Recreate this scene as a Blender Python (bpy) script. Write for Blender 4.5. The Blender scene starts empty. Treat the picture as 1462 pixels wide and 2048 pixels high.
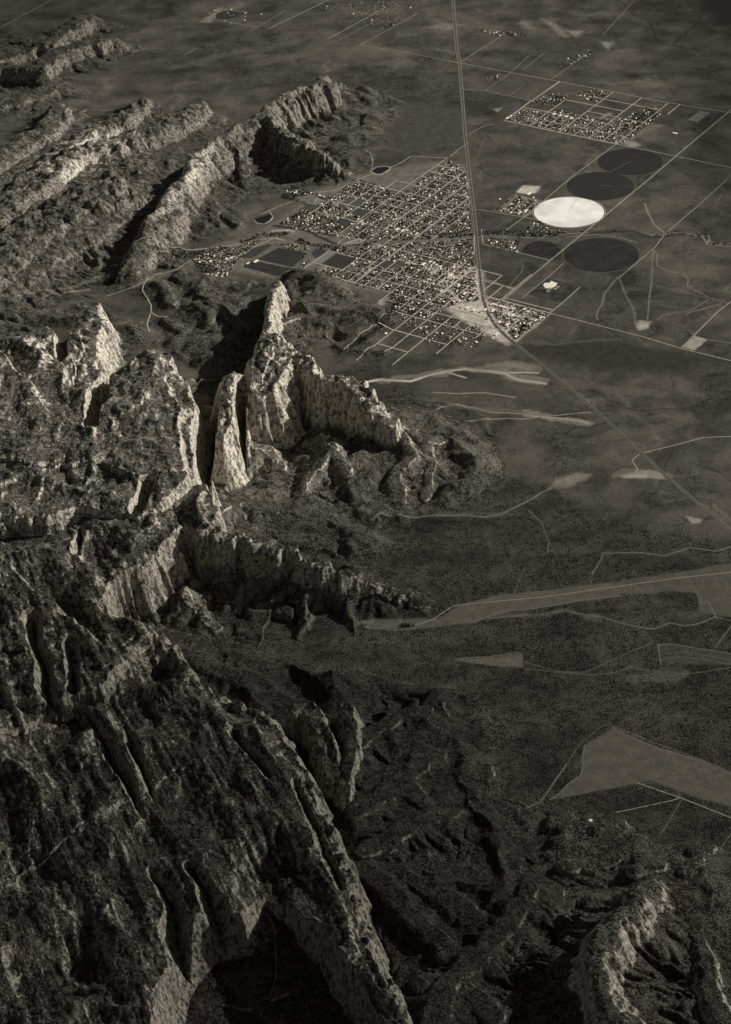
import bpy, math, random, time
import numpy as np
T0 = time.time()
C = bpy.context.scene.collection
sc = bpy.context.scene
Q = 1.0          # terrain grid density (1 = about one vertex per picture element)
# ------------------------------------------------------------------ camera
CAMH, K, YH, ROLL = 9144.0, 4478.75, -1501.3, -0.0569402
TH = math.asin((1024 - YH) / K); F = K * math.cos(TH)
ct, st = math.cos(TH), math.sin(TH); cr, sr = math.cos(ROLL), math.sin(ROLL)
from mathutils import Matrix, Vector
R_ = Vector((1, 0, 0)); U_ = Vector((0, st, ct)); F_ = Vector((0, ct, -st))
right = R_ * cr + U_ * sr; up = U_ * cr - R_ * sr
cam = bpy.data.cameras.new('camera'); co = bpy.data.objects.new('camera', cam); C.objects.link(co)
m = Matrix((right, up, -F_)).transposed().to_4x4(); m.translation = (0, 0, CAMH); co.matrix_world = m
cam.sensor_fit = 'VERTICAL'; cam.sensor_height = 36; cam.sensor_width = 36; cam.lens = F / 2048 * 36
cam.clip_start = 10; cam.clip_end = 400000
sc.camera = co
# ------------------------------------------------------------------ sky, sun, exposure
SUN_EL, SUN_AZ = math.radians(29), math.radians(21)     # azimuth: angle from +X towards +Y
w = bpy.data.worlds.new('World'); sc.world = w; w.use_nodes = True
nt = w.node_tree; nt.nodes.clear()
sky = nt.nodes.new('ShaderNodeTexSky'); sky.sky_type = 'NISHITA'; sky.sun_disc = False
sky.sun_elevation = SUN_EL; sky.sun_rotation = math.pi / 2 - SUN_AZ
hs = nt.nodes.new('ShaderNodeHueSaturation'); hs.inputs['Saturation'].default_value = 0.12; hs.inputs['Value'].default_value = 0.55
bg = nt.nodes.new('ShaderNodeBackground'); bg.inputs[1].default_value = 0.05
ow = nt.nodes.new('ShaderNodeOutputWorld')
nt.links.new(sky.outputs[0], hs.inputs['Color']); nt.links.new(hs.outputs[0], bg.inputs[0]); nt.links.new(bg.outputs[0], ow.inputs[0])
sl = bpy.data.lights.new('sun', 'SUN'); sl.energy = 5.0; sl.angle = math.radians(0.5); sl.color = (1, .975, .93)
so = bpy.data.objects.new('sun', sl); C.objects.link(so); so.location = (0, 15000, 12000)
sd = Vector((math.cos(SUN_EL) * math.cos(SUN_AZ), math.cos(SUN_EL) * math.sin(SUN_AZ), math.sin(SUN_EL)))
so.rotation_euler = sd.to_track_quat('Z', 'Y').to_euler()
vs = sc.view_settings; vs.view_transform = 'Standard'; vs.look = 'None'; vs.gamma = 1; vs.exposure = 0.12; vs.use_curve_mapping = False
sc.display_settings.display_device = 'sRGB'
TINT = (1.0, .91, .74)

# unseen volumes added between the sun and the ground to dim near country and edges
def shade_blocker(gx, gy, rx, ry, thick, depth, label, seed, zc_=11800.):
    t = zc_ / sd.z; cx, cy = gx + sd.x * t, gy + sd.y * t; r = np.random.default_rng(seed)
    nu, nv = 72, 25; V = []; ph = r.uniform(0, 6.28, 8)
    for j in range(nv):
        f = math.pi * j / (nv - 1)
        for i in range(nu):
            a = 2 * math.pi * i / nu; k = 1 + .09 * math.sin(3 * a + ph[0]) + .06 * math.sin(5 * a + ph[1]) + .04 * math.sin(9 * a + ph[2])
            V.append((cx + rx * k * math.sin(f) * math.cos(a), cy + ry * k * math.sin(f) * math.sin(a), zc_ + thick / 2 * math.cos(f) * (1 + .15 * math.sin(4 * a + ph[3]) * math.sin(f))))
    Fc = [(j * nu + i, (j + 1) * nu + i, (j + 1) * nu + (i + 1) % nu, j * nu + (i + 1) % nu) for j in range(nv - 1) for i in range(nu)]
    me = bpy.data.meshes.new('shade_blockers'); me.from_pydata(V, [], Fc); me.update(); m = bpy.data.materials.new('blocker_volume'); m.use_nodes = True; nt = m.node_tree; nt.nodes.clear()
    pv = nt.nodes.new('ShaderNodeVolumePrincipled'); pv.inputs['Color'].default_value = (.97, .97, .97, 1); pv.inputs['Density'].default_value = depth / (thick / math.sin(SUN_EL)); pv.inputs['Anisotropy'].default_value = .7
    o_ = nt.nodes.new('ShaderNodeOutputMaterial'); nt.links.new(pv.outputs[0], o_.inputs['Volume']); me.materials.append(m)
    o = bpy.data.objects.new('shade_blockers', me); C.objects.link(o); o['kind'] = 'stuff'; o['label'] = label; o['category'] = 'shade_blockers'
shade_blocker(500, 5000, 9000, 7600, 700, .62, 'unseen volume added to dim the sun on the near mesas', 1)
shade_blocker(8200, 24500, 4600, 15000, 600, 1.25, 'unseen volume added to dim the sun on the right hand edge of the plain', 2)
shade_blocker(-5500, 28500, 3800, 5000, 600, .7, 'unseen volume added to dim the sun on the far left corner', 3)
sc.cycles.volume_bounces = 0; sc.cycles.transparent_max_bounces = 16
# ------------------------------------------------------------------ survey: photo position at a height -> metres on the ground
def P(x, y, h=0.0):
    x0 = np.asarray(x, float) - 731; y0 = np.asarray(y, float) - 1024
    x1 = cr * x0 + sr * y0; y1 = -sr * x0 + cr * y0 + 1024
    zc = (CAMH - h) * K / (y1 - YH)
    return x1 / F * zc, (zc - (CAMH - h) * st) / ct

rng = np.random.default_rng(7)
_PT = {}
def perlin(x, y, seed=0):
    if seed not in _PT:
        r = np.random.default_rng(100 + seed)
        a = r.random((256, 256)) * 2 * np.pi
        _PT[seed] = (np.cos(a).astype('f4'), np.sin(a).astype('f4'))
    gx, gy = _PT[seed]
    xi = np.floor(x); yi = np.floor(y)
    fx = (x - xi).astype('f4'); fy = (y - yi).astype('f4')
    xi = xi.astype('i4') & 255; yi = yi.astype('i4') & 255
    x2 = (xi + 1) & 255; y2 = (yi + 1) & 255
    u = fx * fx * fx * (fx * (fx * 6 - 15) + 10); v = fy * fy * fy * (fy * (fy * 6 - 15) + 10)
    a = gx[yi, xi] * fx + gy[yi, xi] * fy
    b = gx[yi, x2] * (fx - 1) + gy[yi, x2] * fy
    c = gx[y2, xi] * fx + gy[y2, xi] * (fy - 1)
    d = gx[y2, x2] * (fx - 1) + gy[y2, x2] * (fy - 1)
    return (a + (b - a) * u + (c - a) * v + (a - b - c + d) * u * v) * 1.5
def fbm(x, y, s, o=4, seed=0, g=.5, ridged=False):
    t = 0; amp = 1; n = 0
    for i in range(o):
        p = perlin(x / s + 17.3 * i, y / s - 9.1 * i, seed + i)
        if ridged: p = 1 - 2 * np.abs(p)
        t = t + p * amp; n += amp; amp *= g; s *= .5
    return t / n
def sstep(a, b, x):
    t = np.clip((x - a) / (b - a), 0, 1); return t * t * (3 - 2 * t)

# ------------------------------------------------------------------ terrain grid
cell = 2.0 / F / Q
us = np.arange(-0.255, 0.2551, cell)
ext = np.array([.27, .3, .36, .48, .75, 1.3, 2.5, 5.0])
us = np.concatenate([-ext[::-1], us, ext])
zc = [9300.0]
while zc[-1] < 29500: zc.append(zc[-1] * (1 + cell * ct))
zc = np.array(zc)
ys = (zc - CAMH * st) / ct
wid = zc.copy()
yn = ys[0] - np.array([400, 1200, 3000, 8000, 30000.])[::-1]; yf = ys[-1] + np.array([300, 900, 2000, 5000, 15000, 50000, 130000.])
ys = np.concatenate([yn, ys, yf]); wid = np.concatenate([np.full(5, wid[0]), wid, np.full(7, wid[-1])])
NX, NY = len(us), len(ys)
X = (us[None, :] * wid[:, None]).astype('f8'); Y = np.repeat(ys[:, None], NX, 1)
X1, Y1 = X.ravel(), Y.ravel()
print('grid', NX, NY)
wx = fbm(X1, Y1, 420, 2, 1) * 70 + fbm(X1, Y1, 130, 2, 5) * 30 + fbm(X1, Y1, 50, 2, 9) * 11
wy = fbm(X1, Y1, 420, 2, 21) * 70 + fbm(X1, Y1, 130, 2, 25) * 30 + fbm(X1, Y1, 50, 2, 29) * 11
XW, YW = X1 + wx, Y1 + wy

def seglist(pts, closed=False):
    a = np.array([P(p[0], p[1], p[2]) + (p[2],) for p in pts], float)
    return np.vstack([a, a[:1]]) if closed else a
def poly_dist(px, py, L):
    """nearest distance to polyline L (x,y,h); also interpolated h and arc position"""
    best = np.full(px.shape, 1e18); hh = np.zeros(px.shape); ss = np.zeros(px.shape); sg = np.zeros(px.shape); s0 = 0
    for (ax, ay, ah), (bx, by, bh) in zip(L[:-1], L[1:]):
        dx, dy = bx - ax, by - ay; l2 = dx * dx + dy * dy + 1e-9; l = math.sqrt(l2)
        t = np.clip(((px - ax) * dx + (py - ay) * dy) / l2, 0, 1)
        d = (px - ax - t * dx) ** 2 + (py - ay - t * dy) ** 2
        k = d < best
        best[k] = d[k]; hh[k] = (ah + (bh - ah) * t)[k]; ss[k] = (s0 + t * l)[k]; sg[k] = (dx * (py - ay) - dy * (px - ax))[k]
        s0 += l
    poly_dist.side = sg
    return np.sqrt(best), hh, ss
def inside(px, py, L):
    r = np.zeros(px.shape, bool)
    for (ax, ay, _), (bx, by, _) in zip(L[:-1], L[1:]):
        if ay == by: continue
        r ^= ((ay > py) != (by > py)) & (px < (bx - ax) * (py - ay) / (by - ay) + ax)
    return r
H = np.zeros(X1.shape); REG = np.zeros(X1.shape, 'i1'); CL = np.zeros(X1.shape, 'f4')
def smax(a, b, k):
    h = np.clip(.5 + .5 * (b - a) / k, 0, 1); return a + (b - a) * h + k * h * (1 - h)
def profile(d, h, cf, cw, L, s, seed, gul, base):
    """height at distance d outside the crest: rock cliff, then a concave talus slope cut by gullies"""
    hh = h - base
    ch = hh * cf; hr = hh - ch
    c = np.clip(1 - d / cw, 0, 1)
    c = np.where(d < cw, 1 - sstep(0, 1, 1 - c) * .85 - (1 - c) * .15, 0)
    dt = np.maximum(d - cw * .6, 0) / (L * 1.5)
    g = 1 + gul * (perlin(s / 95 + perlin(s / 300, d / 200, seed + 3), d / 700, seed + 1) * .9 + perlin(s / 230, d / 1500, seed + 2) * .8) * np.minimum(1, dt * 4)
    dt = dt / np.maximum(g, .35)
    t = np.where(dt < 1, (1 - np.minimum(dt, 1)) ** 1.9, 0)
    gd = np.abs(perlin(s / 120 + .5 * perlin(s / 200, d / 250, seed + 4), d / 900, seed + 6)) * 2.2 + .5 * np.abs(perlin(s / 55, d / 500, seed + 8))
    t = t * (1 - gul * .42 * (1 - np.minimum(gd, 1)) * np.minimum(1, dt * 3.5))
    return ch * c + hr * t, c
def put(px_idx, z, c, reg, k=12):
    kk = np.clip(np.minimum(z, 60) * .4, .05, k)
    H[px_idx] = smax(H[px_idx], z, kk)
    w_ = z > H[px_idx] - 15
    m1 = (z > 14) & w_
    sub = px_idx[m1]; REG[sub] = reg; CL[sub] = c[m1]
def ridge(pts, reg, flat=0, cf=.5, cw=40, tal=2.0, gul=.5, base=0, seed=50, warp=1.0, rough=0.0, lw=1.0, rib=0.0):
    L = seglist(pts); hm = L[:, 2].max(); Lt = tal * hm * (1 - cf) + 1
    rad = flat + cw + Lt * 2.7 + 160
    k = np.where((X1 > L[:, 0].min() - rad) & (X1 < L[:, 0].max() + rad) & (Y1 > L[:, 1].min() - rad) & (Y1 < L[:, 1].max() + rad))[0]
    if not len(k): return
    px = X1[k] + wx[k] * warp; py = Y1[k] + wy[k] * warp
    d, h, s = poly_dist(px, py, L)
    if lw != 1: d = np.where(poly_dist.side > 0, d * lw, d)
    if rough: h = h * (1 + rough * fbm(X1[k], Y1[k], 180, 3, seed + 7))
    if rib: d = d + rib * (.45 + 1.1 * np.clip(perlin(s / 330, d / 900, seed + 14) + .4, 0, 1)) * ((1 - 2 * np.abs(perlin(s / 150 + .3 * perlin(s / 60, d / 300, seed + 12), d / 900, seed + 11)) * 1.6) + .45 * perlin(s / 42, d / 500, seed + 13))
    z, c = profile(np.maximum(d - flat, 0), h, cf, cw, np.maximum(tal * (h - base) * (1 - cf), 1), s, seed, gul, base)
    put(k, z + base * (z > 1), c, reg)
def mesa(pts, reg, cf=.6, cw=50, tal=2.0, gul=.5, base=0, seed=60, top=None, warp=1.0, rib=0.0):
    L = seglist(pts, True); hm = L[:, 2].max(); Lt = tal * hm * (1 - cf) + 1
    rad = cw + Lt * 2.7 + 160
    k = np.where((X1 > L[:, 0].min() - rad) & (X1 < L[:, 0].max() + rad) & (Y1 > L[:, 1].min() - rad) & (Y1 < L[:, 1].max() + rad))[0]
    if not len(k): return
    px = X1[k] + wx[k] * warp; py = Y1[k] + wy[k] * warp
    d, h, s = poly_dist(px, py, L); ins = inside(px, py, L)
    if rib: d = np.maximum(d + rib * np.minimum(1, d / 60) * (.45 + 1.1 * np.clip(perlin(s / 330, d / 900, seed + 14) + .4, 0, 1)) * ((1 - 2 * np.abs(perlin(s / 120 + .3 * perlin(s / 60, d / 300, seed + 12), d / 900, seed + 11)) * 1.6) + .45 * perlin(s / 42, d / 500, seed + 13)), 0)
    z, c = profile(np.where(ins, 0, d), h, cf, cw, np.maximum(tal * (h - base) * (1 - cf), 1), s, seed, gul, base)
    if top is not None:
        z = z + np.where(ins, top(X1[k], Y1[k]) * sstep(0, 120, d), 0)
        c = np.where(ins, .5, c)
    put(k, z + base * (z > 1), c, reg)
def cut(pts, wdt, steep=2.5, closed=False, href=0, warp=.6):
    """lower the ground to a canyon floor; pts are (x, y, floor); placed as seen at height href"""
    a = np.array([P(p[0], p[1], href) + (p[2],) for p in pts], float)
    if closed: a = np.vstack([a, a[:1]])
    rad = wdt + 900 / steep
    k = np.where((X1 > a[:, 0].min() - rad) & (X1 < a[:, 0].max() + rad) & (Y1 > a[:, 1].min() - rad) & (Y1 < a[:, 1].max() + rad))[0]
    px = X1[k] + wx[k] * warp; py = Y1[k] + wy[k] * warp
    d, h, s = poly_dist(px, py, a)
    if closed: d = np.where(inside(px, py, a), 0, d)
    e = np.maximum(d - wdt, 0)
    z = h + e * steep * np.clip(.45 + e / 120, .3, 1)
    old = H[k]; H[k] = np.minimum(old, z)
    CL[k] = np.where((z < old) & (e > 3), np.maximum(CL[k], .6), CL[k])

def domes(amp, s, seed=70, steps=None, bowls=()):
    def f(x, y):
        b = 1 - np.abs(fbm(x, y, s, 3, seed, .42)) * 2.2
        z = (b - .5) * amp + np.maximum(fbm(x, y, 210, 3, seed + 5, .5, True) - .15, 0) * 22 * sstep(-.1, .25, fbm(x, y, 700, 2, seed + 11))
        for bx_, by_, br, bd in bowls:
            X_, Y_ = P(bx_, by_, 480); z = z - bd * np.exp(-((x - X_) ** 2 + (y - Y_) ** 2) / br ** 2)
        if steps:
            q = z / steps + .55 * fbm(x, y, 130, 3, seed + 9); fl = np.floor(q); z = (fl + .45 * (q - fl) + .55 * sstep(.55, .95, q - fl)) * steps
        return z
    return f

# ---- far hogbacks, upper left (region 3)
ridge([(-150,120,170),(20,75,200),(95,82,230),(130,55,240),(160,36,240),(180,32,200),(215,48,60)], 3, 90, .55, 130, 2.6, .7, seed=31, rough=.15)
ridge([(-200,230,120),(0,130,180),(80,130,220),(110,102,230),(160,87,230),(212,74,210),(265,92,50)], 3, 100, .6, 120, 2.6, .8, seed=33, rough=.15)
ridge([(-200,160,170),(40,90,180)], 3, 300, .6, 90, 2.0, .7, seed=34, rough=.2)
ridge([(-100,235,70),(0,206,110),(60,188,120),(112,168,120),(150,185,30)], 3, 80, .4, 100, 2.8, .7, seed=35, rough=.2)
# ---- the hogback country left of the town (region 2)
ridge([(-300,520,90),(0,400,110),(230,300,120),(330,270,60)], 2, 620, .1, 150, 2.6, .6, seed=30, rough=.4)
ridge([(-150,420,150),(-20,330,180),(50,275,200),(85,262,190),(110,232,200),(122,212,190),(140,226,90)], 2, 110, .4, 110, 2.4, .6, seed=36, rough=.2)
ridge([(-20,420,190),(60,350,200),(130,290,210),(170,265,200),(240,235,220),(270,210,230),(290,194,240),(308,212,110),(330,228,50)], 2, 80, .45, 130, 2.4, .6, seed=37, rough=.25)
ridge([(-60,470,230),(0,420,240),(60,375,240),(110,335,250),(150,300,270),(180,290,270),(230,283,260),(300,262,250),(345,238,260),(385,218,260),(402,212,230),(420,235,80)], 2, 110, .5, 130, 2.2, .6, seed=38, rough=.25)
ridge([(-150,640,220),(-20,520,260),(60,460,270),(140,410,290),(200,380,300),(240,362,300),(255,368,250),(268,385,120)], 2, 180, .3, 240, 2.6, .8, seed=39, rough=.25, lw=.8)
ridge([(0,580,150),(100,500,190),(180,455,200),(225,425,150)], 2, 120, .2, 120, 2.6, .9, seed=40, rough=.2)
# main bright hogback and its spur above the town
ridge([(250,520,170),(275,480,260),(300,440,320),(340,385,350),(360,350,380),(390,310,390),(425,284,390),(465,258,390),(500,236,390),(523,220,400),(560,194,410),(600,174,400),(640,158,410),(655,150,400),(668,165,230),(700,195,90)], 2, 14, .6, 300, 2.3, .9, seed=41, rough=.12, lw=1.8, rib=22)
ridge([(523,222,380),(550,248,380),(585,276,360),(610,290,350),(637,298,340),(650,312,240),(690,340,90)], 2, 30, .5, 80, 2.3, 1.2, seed=42, rough=.1, rib=40)
ridge([(560,300,160),(600,325,140),(640,345,90)], 2, 5, .05, 80, 2.4, .9, seed=47)
ridge([(480,300,190),(490,350,120)], 2, 5, .05, 80, 2.4, .9, seed=48)
ridge([(690,178,70),(720,190,90),(745,200,80),(770,192,70),(800,205,20)], 2, 20, .2, 50, 3.0, .5, seed=43)
ridge([(660,175,140),(700,240,70),(730,280,30)], 2, 20, .1, 50, 3.0, .5, seed=44)
ridge([(345,400,120),(372,425,90)], 2, 40, .1, 50, 1.6, .5, seed=45)
ridge([(418,395,90),(430,420,80),(432,445,60)], 2, 20, .1, 50, 1.5, .5, seed=45)
ridge([(455,432,60),(470,445,45)], 2, 15, .1, 50, 1.6, .5, seed=46)
# ---- low hills inside the side canyon and north of the fin (region 4)
for i, (a, b, hh) in enumerate([((318,560),(345,600),90),((380,545),(410,560),80),((395,600),(420,640),110),((440,590),(480,600),90),((330,640),(360,660),60),((430,660),(440,700),90),((360,700),(400,720),40),((470,570),(500,560),60)]):
    ridge([(a[0],a[1],hh),(b[0],b[1],hh*.8)], 4, 10, .1, 60, 2.3, .5, base=0, seed=80+i)
ridge([(580,565,110),(606,547,130),(640,575,100),(700,620,50)], 4, 10, .1, 60, 2.6, .7, seed=91)
ridge([(560,640,180),(600,625,120),(650,640,100),(700,640,80),(735,650,60)], 4, 10, .1, 60, 2.6, .8, seed=92)
ridge([(650,600,80),(720,610,60)], 4, 10, .1, 60, 2.6, .8, seed=93)
ridge([(680,690,40),(760,700,30)], 4, 20, .1, 60, 2.6, .8, seed=94)
# ---- the great sandstone massif (region 1)
mesa([(-600,700,560),(0,690,600),(60,680,590),(110,720,590),(150,770,600),(195,800,620),(240,735,620),(310,697,620),(330,705,620),(350,750,610),(383,775,610),(392,830,610),(385,900,600),(398,960,600),(425,1000,590),
      (430,1060,560),(400,1065,560),(345,1062,560),(300,1120,540),(215,1165,530),(200,1200,520),(235,1240,500),(300,1255,480),(370,1330,460),(400,1385,450),(450,1405,440),(555,1450,430),(600,1540,430),(640,1650,430),(690,1790,430),(720,1890,430),(790,2010,430),(900,2200,430),(-600,2300,430)],
     1, .64, 130, 1.35, .9, seed=60, rib=38, top=domes(130, 1000, 70, None, [(70,1240,330,150),(200,1120,200,110),(120,1420,300,120),(250,1400,200,90),(20,1700,330,160),(130,1930,260,170),(330,1330,220,70),(420,1600,300,60),(240,1750,260,90),(560,1750,240,60)]))
mesa([(-600,705,690),(0,700,690),(50,760,680),(100,830,690),(180,850,690),(230,790,700),(290,730,700),(325,750,690),(360,830,690),(350,900,690),(370,950,680),(340,1000,660),(280,1030,650),(180,1015,650),(100,1030,650),(40,1035,650),(-600,1060,650)],
     1, .8, 60, 1.2, .5, base=560, seed=61, top=domes(70, 700, 75))
mesa([(-600,1100,620),(20,1140,600),(90,1200,590),(140,1240,590),(200,1290,580),(240,1330,560),(200,1370,560),(120,1390,560),(-600,1400,560)], 1, .8, 60, 1.2, .5, base=480, seed=62, top=domes(60, 700, 78, 30))
# butte fins at the upper left
mesa([(168,608,420),(198,604,430),(203,640,450),(188,690,480),(193,735,520),(190,775,540),(150,800,570),(112,765,570),(108,722,540),(138,700,520),(150,655,460)], 1, .78, 150, 1.3, .7, seed=63, rib=26, top=domes(50, 260, 84))
mesa([(-300,690,420),(40,668,430),(88,654,440),(113,672,460),(116,705,490),(100,748,520),(50,730,560),(-300,720,560)], 1, .72, 150, 1.4, .6, seed=64, rib=26, top=domes(50, 260, 85))
# the pillar, the fin and its long tail
mesa([(438,774,600),(445,756,612),(462,750,615),(480,752,615),(486,775,610),(480,805,585),(462,840,545),(440,880,510),(424,870,520),(430,820,570)], 1, .88, 230, 1.0, .7, seed=65, warp=.8, top=domes(40, 200, 82), rib=34)
mesa([(492,772,605),(497,748,612),(512,716,620),(514,688,620),(529,668,615),(552,670,615),(570,690,610),(578,710,600),(568,745,595),(550,780,580),(515,788,585)], 1, .88, 240, 1.0, .7, seed=66, warp=.8, top=domes(50, 260, 83), rib=34)
ridge([(540,700,600),(535,660,480),(540,620,430),(548,575,390),(556,562,200)], 1, 22, .82, 110, 1.2, .5, seed=67, rough=.06, rib=20)
# the spur running right from the fin
ridge([(560,712,580),(590,708,620),(610,715,625),(628,738,600),(652,752,585),(682,760,565),(702,758,550),(722,782,520),(750,808,470),(772,838,360)], 1, 58, .72, 125, 1.7, 1.1, seed=68, rough=.1, rib=42)
ridge([(770,845,270),(790,832,290),(800,850,250),(850,880,180),(900,880,120),(960,905,50)], 1, 15, .25, 50, 2.2, .8, seed=69)
ridge([(800,850,240),(820,900,200),(790,960,120),(800,1010,60)], 1, 10, .05, 50, 2.2, .9, seed=71)
ridge([(850,880,170),(860,940,110),(850,990,50)], 1, 10, .05, 50, 2.2, .9, seed=72)
ridge([(655,860,250),(660,900,220),(690,930,170),(715,980,110),(735,1030,40)], 1, 5, .05, 50, 2.0, .7, seed=73)
ridge([(655,900,220),(620,950,150),(600,990,90)], 1, 5, .05, 50, 2.0, .7, seed=74)
ridge([(500,880,260),(540,900,170),(560,930,90)], 1, 5, .05, 50, 2.0, .7, seed=76)
# bench below the fin
ridge([(430,1010,230),(480,1000,180),(560,1010,130),(620,1020,100),(700,1045,50)], 1, 40, .05, 50, 2.6, .7, seed=77)
ridge([(440,1080,180),(500,1060,150),(580,1070,90),(680,1100,50)], 1, 40, .05, 50, 2.6, .7, seed=79)
# second spur
ridge([(420,1060,540),(440,1080,500),(470,1066,480),(500,1085,450),(540,1100,420),(580,1102,400),(600,1120,370),(650,1135,310),(700,1150,240),(760,1170,160),(830,1198,60)], 1, 24, .45, 95, 1.7, 1.4, seed=81, rough=.08, rib=34)
ridge([(365,1180,250),(400,1230,120),(430,1255,50)], 1, 10, .05, 40, 1.8, .8, seed=83)
# hills before the massif, centre
ridge([(330,1290,160),(420,1330,120),(500,1360,90),(560,1400,60)], 5, 30, .05, 50, 2.8, .7, seed=84)
# pinnacles
ridge([(598,1425,300),(620,1412,320),(640,1440,310),(655,1500,260),(665,1560,200)], 1, 45, .6, 80, 1.6, .6, seed=85, rough=.08)
ridge([(690,1412,300),(700,1450,280),(698,1500,250),(690,1600,190),(690,1650,150)], 1, 26, .5, 70, 1.8, .7, seed=86, rough=.06)
ridge([(395,1390,440),(455,1412,440),(555,1455,430),(605,1550,425),(655,1670,425),(700,1800,425),(735,1900,425),(800,2025,425),(890,2180,425)], 1, 24, .8, 330, 2.0, 1.2, seed=87, rough=.2, rib=48, lw=2.0)
# ---- foothills right of the massif (region 5)
for i, pts in enumerate([
    [(720,1480,150),(800,1430,120),(870,1410,110),(890,1450,60)],
    [(720,1620,150),(800,1560,120),(870,1500,100),(905,1480,60)],
    [(800,1560,120),(850,1600,110),(920,1580,80),(960,1540,60)],
    [(730,1700,170),(800,1660,140),(880,1620,110),(940,1600,60)],
    [(730,1740,160),(800,1800,150),(880,1880,130),(930,1960,120)],
    [(760,1740,130),(850,1720,110),(950,1760,100),(1030,1730,80)],
    [(800,1740,130),(880,1790,120),(960,1850,110)],
    [(1060,1780,140),(1010,1850,150),(960,1900,160),(900,1960,170),(860,2080,200)],
    [(850,1960,150),(950,1980,140),(990,2040,160)]]):
    ridge([(a, b, c * 1.35) for a, b, c in pts], 5, 20, .0, 70, 2.1, 1.2, seed=100 + i * 3)
# dark ridge bottom right with its deep shadow
ridge([(1290,1775,200),(1270,1795,320),(1232,1830,410),(1205,1875,455),(1190,1930,475),(1212,1985,480),(1238,2050,490),(1260,2200,490)], 6, 22, .3, 150, 1.9, .8, seed=130, rough=.06, lw=.85, rib=24)
for i, (x, y, h, r) in enumerate([(1150,1655,90,40),(1215,1650,100,40),(1130,1700,90,30),(1180,1720,110,70),(1240,1700,110,50),(1290,1730,140,40),(1215,1790,120,60),(1130,1790,80,50),(1380,1730,110,30),(1410,1700,70,20),(1110,1640,60,20)]):
    ridge([(x - r * .5, y + 6, h), (x + r * .5, y - 6, h * .9)], 6, 15, .15, 70, 1.7, .5, seed=140 + i)
ridge([(1380,1800,90),(1400,1900,130),(1440,2010,200),(1480,2100,240)], 6, 30, .3, 60, 2.0, .6, seed=160)
# ---- rolling hill country at the mountain feet
def hills(pts, amp, reg, s_=330, seed=170, soft=220):
    L = seglist([(x, y, 0) for x, y in pts], True); r = soft + 100
    k = np.where((X1 > L[:, 0].min() - r) & (X1 < L[:, 0].max() + r) & (Y1 > L[:, 1].min() - r) & (Y1 < L[:, 1].max() + r))[0]
    px, py = X1[k] + wx[k], Y1[k] + wy[k]
    s_ = s_ * 1.35; d, _, _ = poly_dist(px, py, L); m_ = sstep(-soft * .3, soft, np.where(inside(px, py, L), d, -d))
    rr = fbm(px, py, s_ * 1.9, 3, seed, .38, ridged=True)
    z = amp * m_ * np.clip(.12 + rr * 1.25 + .45 * fbm(px, py, 1000, 2, seed + 2), 0, 1.8)
    put(k, z, np.zeros(len(k)), reg, 14)
hills([(-120,540),(150,520),(300,505),(330,520),(250,560),(100,590),(-120,640)], 45, 4, 260, 197, 120)
hills([(-120,655),(120,610),(200,600),(170,660),(60,655),(-120,690)], 60, 4, 260, 198, 120)
hills([(560,550),(615,540),(700,580),(770,610),(790,645),(740,690),(640,700),(570,700)], 120, 4, 300, 171)
hills([(310,540),(380,535),(470,560),(545,560),(550,680),(470,740),(400,740),(330,690),(380,640)], 110, 4, 280, 173)
hills([(205,620),(290,640),(330,700),(300,740),(215,740)], 60, 4, 260, 175)
hills([(760,800),(880,830),(1010,900),(1000,960),(900,1020),(820,1060),(700,1060),(640,960)], 130, 5, 330, 177)
hills([(430,960),(600,960),(700,1040),(790,1090),(700,1130),(600,1100),(430,1080)], 110, 5, 300, 179)
hills([(300,1270),(480,1290),(640,1330),(620,1430),(560,1450),(430,1420)], 90, 5, 320, 181)
hills([(560,1330),(700,1350),(900,1380),(980,1540),(1020,1640),(1080,1780),(950,2100),(760,2100),(700,1800),(640,1500)], 130, 5, 360, 183)
hills([(1090,1640),(1200,1640),(1462,1740),(1560,1900),(1560,2150),(1250,2150),(1300,1850),(1250,1760),(1060,1760)], 90, 6, 330, 185)
hills([(1020,1800),(1080,1800),(1060,1950),(1000,2150),(850,2150),(900,1980)], 170, 6, 330, 187)
hills([(330,440),(420,350),(470,300),(520,330),(480,380),(520,400),(480,450),(420,470),(330,490)], 90, 2, 300, 189)
hills([(620,300),(660,180),(740,170),(810,205),(780,250),(740,330),(690,350)], 75, 2, 300, 191)
hills([(680,1130),(800,1140),(860,1190),(800,1240),(700,1240)], 80, 5, 260, 193)
hills([(460,370),(560,360),(680,345),(700,355),(600,375),(500,400)], 40, 2, 200, 195, 120)
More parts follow.
